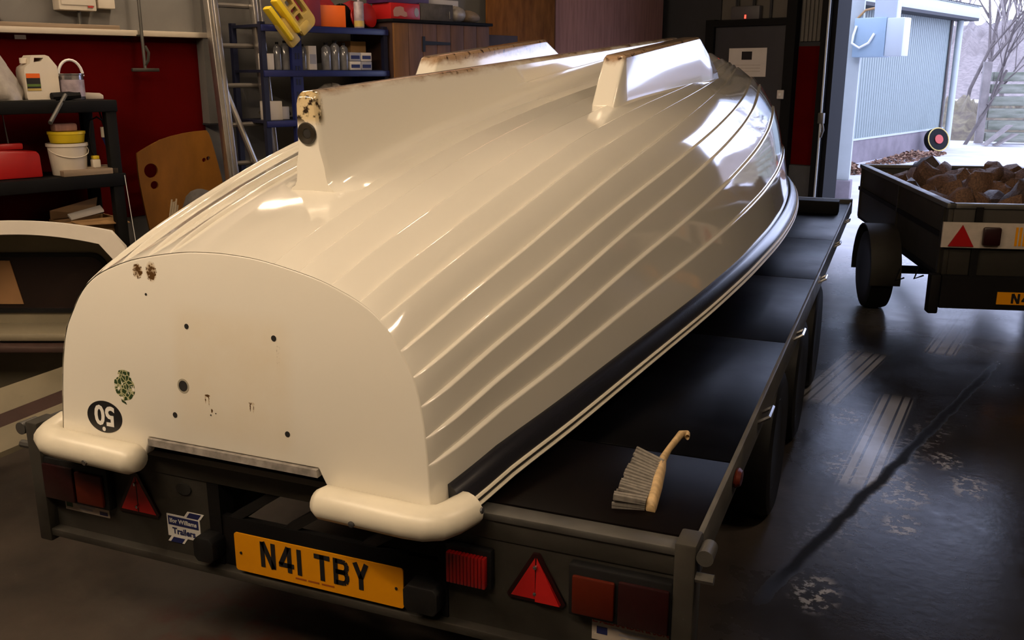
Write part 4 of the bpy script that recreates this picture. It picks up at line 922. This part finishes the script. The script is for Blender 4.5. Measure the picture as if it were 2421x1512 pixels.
link('bulkhead', flat([[(a, b) for a, b in mid], gl], .01, Matrix.Translation((0, .205, 0)) @ UPRIGHT), m_grpin, cab)
go = link('window_seal', flat([rrect(-.30, .26, .70, .955, .07), rrect(-.285, .245, .716, .938, .06)], .02, Matrix.Translation((0, .205, 0)) @ UPRIGHT), m_blk, cab)
link('window_pane', flat([rrect(-.29, .25, .71, .945, .06)], .004, Matrix.Translation((0, .205, 0)) @ UPRIGHT), m_tint, go)
MB().prism([(-.27, .195, .735), (-.115, .195, .735), (-.15, .195, .92), (-.27, .195, .92)], (0, .004, 0)).build('tan_board', m_tan, cab)
MB().box(-.34, .34, .02, .20, .62, .655).build('sill', m_grpin, cab, bevel=.012); MB().box(-.36, .36, -.02, .06, .585, .612).build('sill_lip', m_brownstrip, cab, bevel=.006)
for sx in (-1, 1): MB().box(sx*.425 - .02, sx*.425 + .02, .02, .45, 0, .06).build('foot', m_brownstrip, cab, bevel=.01)
o = thing('locker_lid', 'beige moulded deck panel with brown edge strip lying below the cabin window', 'deck panel')
Q = [at_z(-30, 925, .52), at_z(190, 850, .52), at_z(190, 905, .47), at_z(-30, 990, .44)]
Q = [Vector(p) for p in Q]
MB().prism(Q, (0, 0, -.03)).build('panel', m_grpin, o, bevel=.006)
MB().prism([Q[3], Q[2], Q[2] + Vector((.05, -.07, -.03)), Q[3] + Vector((.05, -.07, -.03))], (0, 0, -.02)).build('edge_strip', m_brownstrip, o)
MB().prism([Q[3] + Vector((.05, -.07, -.03)), Q[2] + Vector((.05, -.07, -.03)), Q[2] + Vector((.10, -.22, -.10)), Q[3] + Vector((.10, -.22, -.10))], (0, 0, -.02)).build('lower_panel', m_grpin, o)
c_ = (Q[0] + Q[1]) / 2
MB().box(c_.x + .24, c_.x + .30, c_.y + .0, c_.y + .06, 0, .49).build('trestle_leg', m_blk2, o); MB().box(c_.x - .42, c_.x - .36, c_.y - .10, c_.y - .04, 0, .49).build('trestle_leg', m_blk2, o)

# ------------------------------------------------------------------ small trailer loaded with stones, at right
T2P, T2A = (1.614, 4.21, 0.0), math.radians(13.7)
T2 = thing('stone_trailer', 'small grey box trailer loaded with stones parked in the doorway', 'trailer', T2P, T2A)
W2, L2 = 1.25, 2.50
for x0, x1 in ((0, .03), (W2 - .03, W2)):
    s_ = MB().box(x0, x1, 0, L2, .50, .90).build('side_board', m_tr2, T2, bevel=.004)
    MB().box(x0 - .012, x1 + .012, -.01, L2 + .01, .90, .93).build('top_rail', m_galv, s_, bevel=.004)
    MB().box(x0 - .010, x0 if x0 == 0 else x1 + .010, 0, L2, .715, .745).build('band', m_tr2d, s_)
    for yy in (.05, 1.15, 2.4): MB().box(x0 - .012, x1 + .012, yy, yy + .035, .50, .90).build('stake', m_tr2, s_)
for y0, y1 in ((0, .03), (L2 - .03, L2)):
    MB().box(.03, W2 - .03, y0, y1, .50, .90).build('end_board', m_tr2, T2, bevel=.004); MB().box(.0, W2, y0 - .01, y1 + .01, .90, .93).build('end_rail', m_galv, T2, bevel=.004)
for xx in (.17, .62, 1.07): MB().box(xx - .02, xx + .02, -.02, 0, .50, .91).build('tail_stake', m_tr2d, T2)
MB().box(0, W2, .03, L2 - .03, .48, .50).build('bed', m_tr2d, T2); MB().box(.1, .2, 0, L2, .38, .48).build('chassis_rail', m_tr2d, T2); MB().box(W2 - .2, W2 - .1, 0, L2, .38, .48).build('chassis_rail', m_tr2d, T2)
MB().box(-.03, W2 + .03, -.035, -.02, .672, .822).build('light_board', m_stick, T2); MB().box(.0, W2, -.03, .0, .30, .50).build('skirt', m_tr2d, T2)
MB().box(-.06, .0, -.02, .06, .26, .50).build('prop_leg', m_tr2d, T2, bevel=.01)
for cx_ in (.078, W2 - .078): link('triangle_reflector', flat([[(cx_ - .072, .680), (cx_ + .072, .680), (cx_, .808)]], .008, Matrix.Translation((0, -.035, 0)) @ UPRIGHT), m_red, T2)
for cx_ in (.24, W2 - .24): MB().box(cx_ - .05, cx_ + .05, -.07, -.035, .69, .80).build('lamp', m_redd, T2, bevel=.012)
for k in range(3): MB().box(.375 + k*.022, .388 + k*.022, -.038, -.035, .69, .80).build('hazard_stripe', m_yplate, T2)
np2 = MB().box(.32, .84, -.036, -.03, .335, .410).build('number_plate', m_yplate, T2)
xs = .40
for ch in 'N41 TBY':
    if ch == ' ': xs += .030; continue
    g = glyph(ch, xs); g.v = [(p[0], p[1] - .0365, p[2]*.8 + .343) for p in g.v]; g.build('plate_letter', m_black, np2); xs += (.0135 if ch == '1' else Wc) + .0105
for sx in (-1, 1):
    xw = -.105 if sx < 0 else W2 + .105; Mx = Matrix.Translation((xw, 1.22, .285)) @ Matrix.Rotation(math.pi/2, 4, 'Y')
    w = MB().lathe([(.16, -.07), (.24, -.085), (.275, -.075), (.285, -.045), (.285, .045), (.275, .075), (.24, .085), (.16, .07)], 40, Mx).build('wheel', m_tyre, T2, smooth=True)
    MB().lathe([(.03, sx*.03), (.12, sx*.05), (.165, sx*.065), (.165, -sx*.03), (.03, -sx*.03)], 24, Mx).build('rim', m_rim, w, smooth=True)
    arc = [(1.22 + .335*math.cos(math.radians(a)), .285 + .335*math.sin(math.radians(a))) for a in range(-8, 189, 14)]
    x0, x1 = (xw - .10, 0) if sx < 0 else (W2, xw + .10)
    MB().loft([[(x0, a, b), (x1, a, b), (x1, a*.985 + .018, b - .012), (x0, a*.985 + .018, b - .012)] for a, b in arc]).build('mudguard', m_tr2, T2, smooth=True, ang=50)
MB().tube([(-.05, 1.22, .285), (W2 + .05, 1.22, .285)], .03, 8).build('axle', m_tr2d, T2)
mb = MB().box(W2/2 - .04, W2/2 + .04, L2 - .2, L2 + 1.0, .40, .48); mb.build('drawbar', m_tr2d, T2)
for k, (x0, z0) in enumerate(((-.10, .42), (.02, .44))): MB().tube([(x0, .55, z0), (x0 - .03, .53, z0 - .08), (x0 + .02, .5, z0 - .05)], .006, 5).build('loose_cable', m_tr2d, T2)
# the stones
random.seed(21)
ico = bmesh.new(); bmesh.ops.create_icosphere(ico, subdivisions=2, radius=1); IV = [v.co.copy() for v in ico.verts]; IF = [tuple(v.index for v in f.verts) for f in ico.faces]; ico.free()
from mathutils import noise as mn
stone_meshes = []
for k in range(6):
    off_ = Vector((k*3.1, k*1.7, 2)); vv = []
    for p in IV:
        q = p * (1 + .45*mn.noise(p*1.3 + off_)); q = Vector((round(q.x*3.2)/3.2*.55 + q.x*.45, q.y, round(q.z*2.6)/2.6*.5 + q.z*.5)); vv.append(q)
    mb = MB(); mb.add(vv, IF); me = mb.mesh('stone', 0, smooth=True, ang=42); me.materials.append(m_stone if k % 3 else m_stone2); stone_meshes.append(me)
R2M = Matrix.Translation(T2P) @ Matrix.Rotation(T2A, 4, 'Z')
rows = [('foremost', 2.3), ('second', 1.98), ('third', 1.66), ('fourth', 1.34), ('fifth', 1.02), ('sixth', .70), ('rearmost', .36)]
cols = ['hard against the left side', 'second from the left side', 'third from the left side', 'in the centre', 'third from the right side', 'second from the right side', 'hard against the right side']
for j, (rn_, yy) in enumerate(rows):
    for i, cn in enumerate(cols):
        r_ = random.uniform(.075, .125); loc = R2M @ Vector((.14 + i*.162 + random.uniform(-.03, .03), yy + random.uniform(-.08, .08), .77 + random.uniform(0, .09) + .05*math.sin(math.pi*i/6)))
        me = stone_meshes[random.randrange(6)]; o_ = link('stone', me, None, None, loc); o_.rotation_euler = (random.uniform(0, 6), random.uniform(0, 6), random.uniform(0, 6)); o_.scale = (r_*1.3, r_, r_*.85)
        tag(o_, 'rough %s stone %s in the %s row of the small trailer' % ('dark' if me in (stone_meshes[0], stone_meshes[3]) else 'brown', cn, rn_), 'stone', 'stones in the small trailer')
mb = MB().box(.03, W2 - .03, .03, L2 - .03, 0, .22); o_ = mb.build('rubble', m_stone2, None, loc=(T2P[0], T2P[1], .51), rz=T2A); tag(o_, 'packed brown rubble under the stones in the small trailer', 'rubble'); o_['kind'] = 'stuff'

# ------------------------------------------------------------------ outdoors
P_ = [WF(.25, -60), WF(90, -60), WF(90, 60), WF(.25, 60)]
struct('ground', MB().prism([(p.x, p.y, -.22) for p in P_][::-1], (0, 0, .20)), m_conc)
SE = Vector((math.sin(math.radians(18.3)), math.cos(math.radians(18.3)), 0)); SP = Vector((.374, 17.485, -.02)); SR = math.pi/2 - math.radians(18.3)
shed = thing('metal_shed', 'grey green corrugated metal shed with pale fascia outside the doorway', 'shed', SP, SR)
# local x along the wall away from the garage, y to the left (inside of the shed)
pts = []; n = 0; x_ = -9.0
while x_ < 5.55:
    pts += [(x_, 0), (x_ + .02, -.028), (x_ + .062, -.028), (x_ + .082, 0)]; x_ += .125
rings = [[(a, b, .47) for a, b in pts], [(a, b, 2.95) for a, b in pts]]
MB().loft(rings, closed=False).build('corrugated_wall', m_shed, shed)
MB().box(-9, 5.6, -.06, .2, 0, .45).build('plinth', m_plinth, shed); MB().box(-9, 5.6, -.075, .0, .44, .475).build('drip_flashing', m_shedw, shed)
MB().box(-9, 6.15, -.42, .0, 2.92, 3.16).build('fascia', m_shedw, shed, bevel=.01); MB().box(-9, 6.1, -.42, .02, 2.86, 2.92).build('soffit', m_dark, shed)
mb = MB()
for k in range(60): mb.box(-1 + k*.12, -.955 + k*.12, -.45, 3.0, 3.17, 3.20)
q = mb.build('roof_ribs', m_dark, shed); q['kind'] = 'stuff'; MB().prism([(-9, -.44, 3.162), (6.1, -.44, 3.162), (6.1, 4, 3.6), (-9, 4, 3.6)], (0, 0, .02)).build('roof_sheet', m_shedw, shed)
MB().tube([(5.62, -.16, 0), (5.62, -.16, 2.9)], .075, 12).build('downpipe', m_shedw, shed, smooth=True); MB().tube([(5.36, -.06, .0), (5.36, -.06, 2.9)], .028, 8).build('cable_pipe', m_bark, shed, smooth=True)
MB().box(5.55, 5.7, 0, 4, 0, 3.0).build('end_wall', m_shed, shed)
# outside column
o = thing('steel_column', 'pale blue grey steel column standing just outside the doorway', 'column', (.60, 12.0, -.02), -.07)
MB().box(-.09, .09, -.06, .06, .26, 5.0).build('shaft', m_shedw, o, bevel=.008); MB().box(-.12, .12, -.12, .12, 0, .26).build('footing', m_plinth, o, bevel=.01)
# tyre and hose beside the shed, leaves
hr = at_z(2210, 358, 0); o = thing('hose_reel', 'black coiled hose reel standing at the far corner of the shed', 'hose reel', (hr[0], hr[1], -.02), YAW)
Mx = Matrix.Translation((0, 0, .27)) @ Matrix.Rotation(math.radians(75), 4, 'X') @ Matrix.Rotation(.2, 4, 'Y')
MB().lathe([(.10, -.09), (.24, -.09), (.26, -.06), (.26, .06), (.24, .09), (.10, .09)], 28, Mx).build('coil', m_blk2, o, smooth=True); MB().tube([Mx @ Vector((.25*math.cos(a), .25*math.sin(a), .085)) for a in [2*math.pi*k/24 for k in range(24)]], .014, 6, close=True).build('rim', m_yell2, o, smooth=True); MB().lathe([(.001, .08), (.10, .08), (.10, .112), (.001, .112)], 18, Mx).build('hub', m_redprint, o)
def leaves(label, px, py, n, rx_, ry_, hmax, seed):
    random.seed(seed); c = at_z(px, py, 0); mb = MB()
    for _ in range(n):
        a = random.uniform(0, 6.28); r = random.random()**.6; p = Vector((rx_*r*math.cos(a), ry_*r*math.sin(a), .0 + hmax*(1-r)*random.random()))
        e1 = Vector((random.uniform(-1,1), random.uniform(-1,1), random.uniform(-.5,.5))).normalized()*.045; e2 = e1.cross(Vector((random.uniform(-1,1), random.uniform(-1,1), 1)).normalized()).normalized()*.03
        mb.add([p - e1, p + e2, p + e1, p - e2], [(0,1,2,3)])
    o_ = mb.build('leaf_litter', m_leaf, None, loc=(c[0], c[1], -.018), rz=SR); o_['kind'] = 'stuff'; tag(o_, label, 'leaves')
leaves('drift of brown leaves at the foot of the steel column', 2003, 405, 500, .5, .35, .25, 1)
leaves('drift of brown leaves along the shed wall by the hose reel', 2150, 372, 900, 2.2, .35, .16, 2)
# bank, stacked sleepers, trees, wooded hill
def out_pt(px, dist, z=0.0):
    v = ray(px, 174.0); v = v / math.hypot(v[0], v[1]); p = CAM + v*dist; return Vector((p[0], p[1], z))
def mound(name, label, cat, px0, px1, dist, h0, h1, dep, mat, seed, nx=60, ny=10, rough=.5):
    random.seed(seed); a, b = out_pt(px0, dist), out_pt(px1, dist); d_ = (b - a); nrm = Vector((-d_.y, d_.x, 0)).normalized()
    if nrm.dot(Vector((_hd[0], _hd[1], 0))) < 0: nrm = -nrm
    vs_ = []; fs = []
    for i in range(nx):
        for j in range(ny):
            f = j/(ny-1); p = a + d_*(i/(nx-1)) + nrm*dep*f; hh = (h0 + (h1-h0)*i/(nx-1))*math.sin(min(1, f*1.15)*math.pi/2)
            hh *= 1 + rough*mn.noise(Vector((i*.45, j*.6, seed))) + rough*.6*mn.noise(Vector((i*1.7, j*1.1, seed+9))); vs_.append((p.x, p.y, max(-.05, hh) if j else -.05))
    for i in range(nx-1):
        for j in range(ny-1): fs.append((i*ny+j, (i+1)*ny+j, (i+1)*ny+j+1, i*ny+j+1))
    return tag(MB().add(vs_, fs).build(name, mat, smooth=True, ang=80), label, cat)
mound('grass_bank', 'rough brown grass bank at the far side of the yard', 'bank', 2140, 2900, 27.5, .8, 1.0, 4, m_bank, 3, rough=.6)
mound('wooded_hill', 'distant grey purple hillside of bare woodland behind the yard', 'hill', 1700, 3300, 75, 6.2, 5.2, 30, m_hill, 5, 120, 12, .22)
o = thing('sleeper_stack', 'stack of mossy timber sleepers behind a pale post across the yard', 'timber stack', out_pt(2400, 26.6), YAW - .15)
for k in range(6): MB().box(-.55 + .03*(k % 2), 2.2, -.14, .14, .04 + k*.29, .26 + k*.29).build('sleeper', m_logs, o, bevel=.015)
MB().box(-.78, -.60, -.20, -.04, 0, 1.95).build('post', m_bark2, o, bevel=.01)
for k in range(2):
    o = thing('leaning_plank', ['pale plank leaning at the foot of the sleeper stack', 'short white plank lying beside the leaning pale plank'][k], 'plank', out_pt(2385 + k*16, 25.6), YAW)
    MB().prism([(-.35 + .1*k, 0, .0), (-.28 + .1*k, 0, .0), (.28, 0, .48 - .2*k), (.20, 0, .48 - .2*k)], (0, .2, 0)).build('board', m_bark2, o)
def tree(label, px, dist, height, lean_, seed, mat, spread=.55):
    random.seed(seed); mb = MB(); base = out_pt(px, dist)
    def grow(p, d, L, r, lev):
        q = p + d*L; m_ = p + d*L*.5 + Vector((random.uniform(-1,1), random.uniform(-1,1), 0))*L*.06
        mb.tube([p, m_, q], [r, r*.85, r*.66], 6 if lev < 2 else 4)
        if lev >= 5: return
        for _ in range(3 if lev < 4 else 2):
            nd = (d + Vector((random.uniform(-1,1), random.uniform(-1,1), random.uniform(-.25,.7)))*spread).normalized(); t = random.uniform(.45, 1.0)
            grow(p + d*L*t, nd, L*random.uniform(.55, .78), r*.58, lev + 1)
    grow(Vector((0, 0, -.05)), Vector((lean_, 0, 1)).normalized(), height*.36, height*.0078, 0)
    o_ = thing('bare_tree', label, 'tree', base, YAW, 'bare winter trees across the yard'); mb.build('branches', mat, o_)
for a in (('leaning bare tree right behind the shed corner post', 2285, 30, 7.5, .25, 1, m_bark), ('bare tree with dark trunk in front of the sleeper stack', 2300, 25.9, 5.5, .45, 2, m_bark), ('pale bare tree behind the sleeper stack post', 2345, 33, 9, .15, 3, m_bark2), ('pale bare tree at the right edge behind the sleepers', 2415, 32, 8, .3, 4, m_bark2), ('bare tree just right of the shed fascia end', 2262, 36, 9, -.05, 5, m_bark2), ('tall thin bare tree between the leaning trees', 2322, 38, 11, .08, 6, m_bark), ('far bare tree above the sleeper stack', 2380, 42, 12, -.1, 7, m_bark), ('far pale bare tree at the right frame edge', 2440, 40, 11, .05, 8, m_bark2)):
    tree(*a)
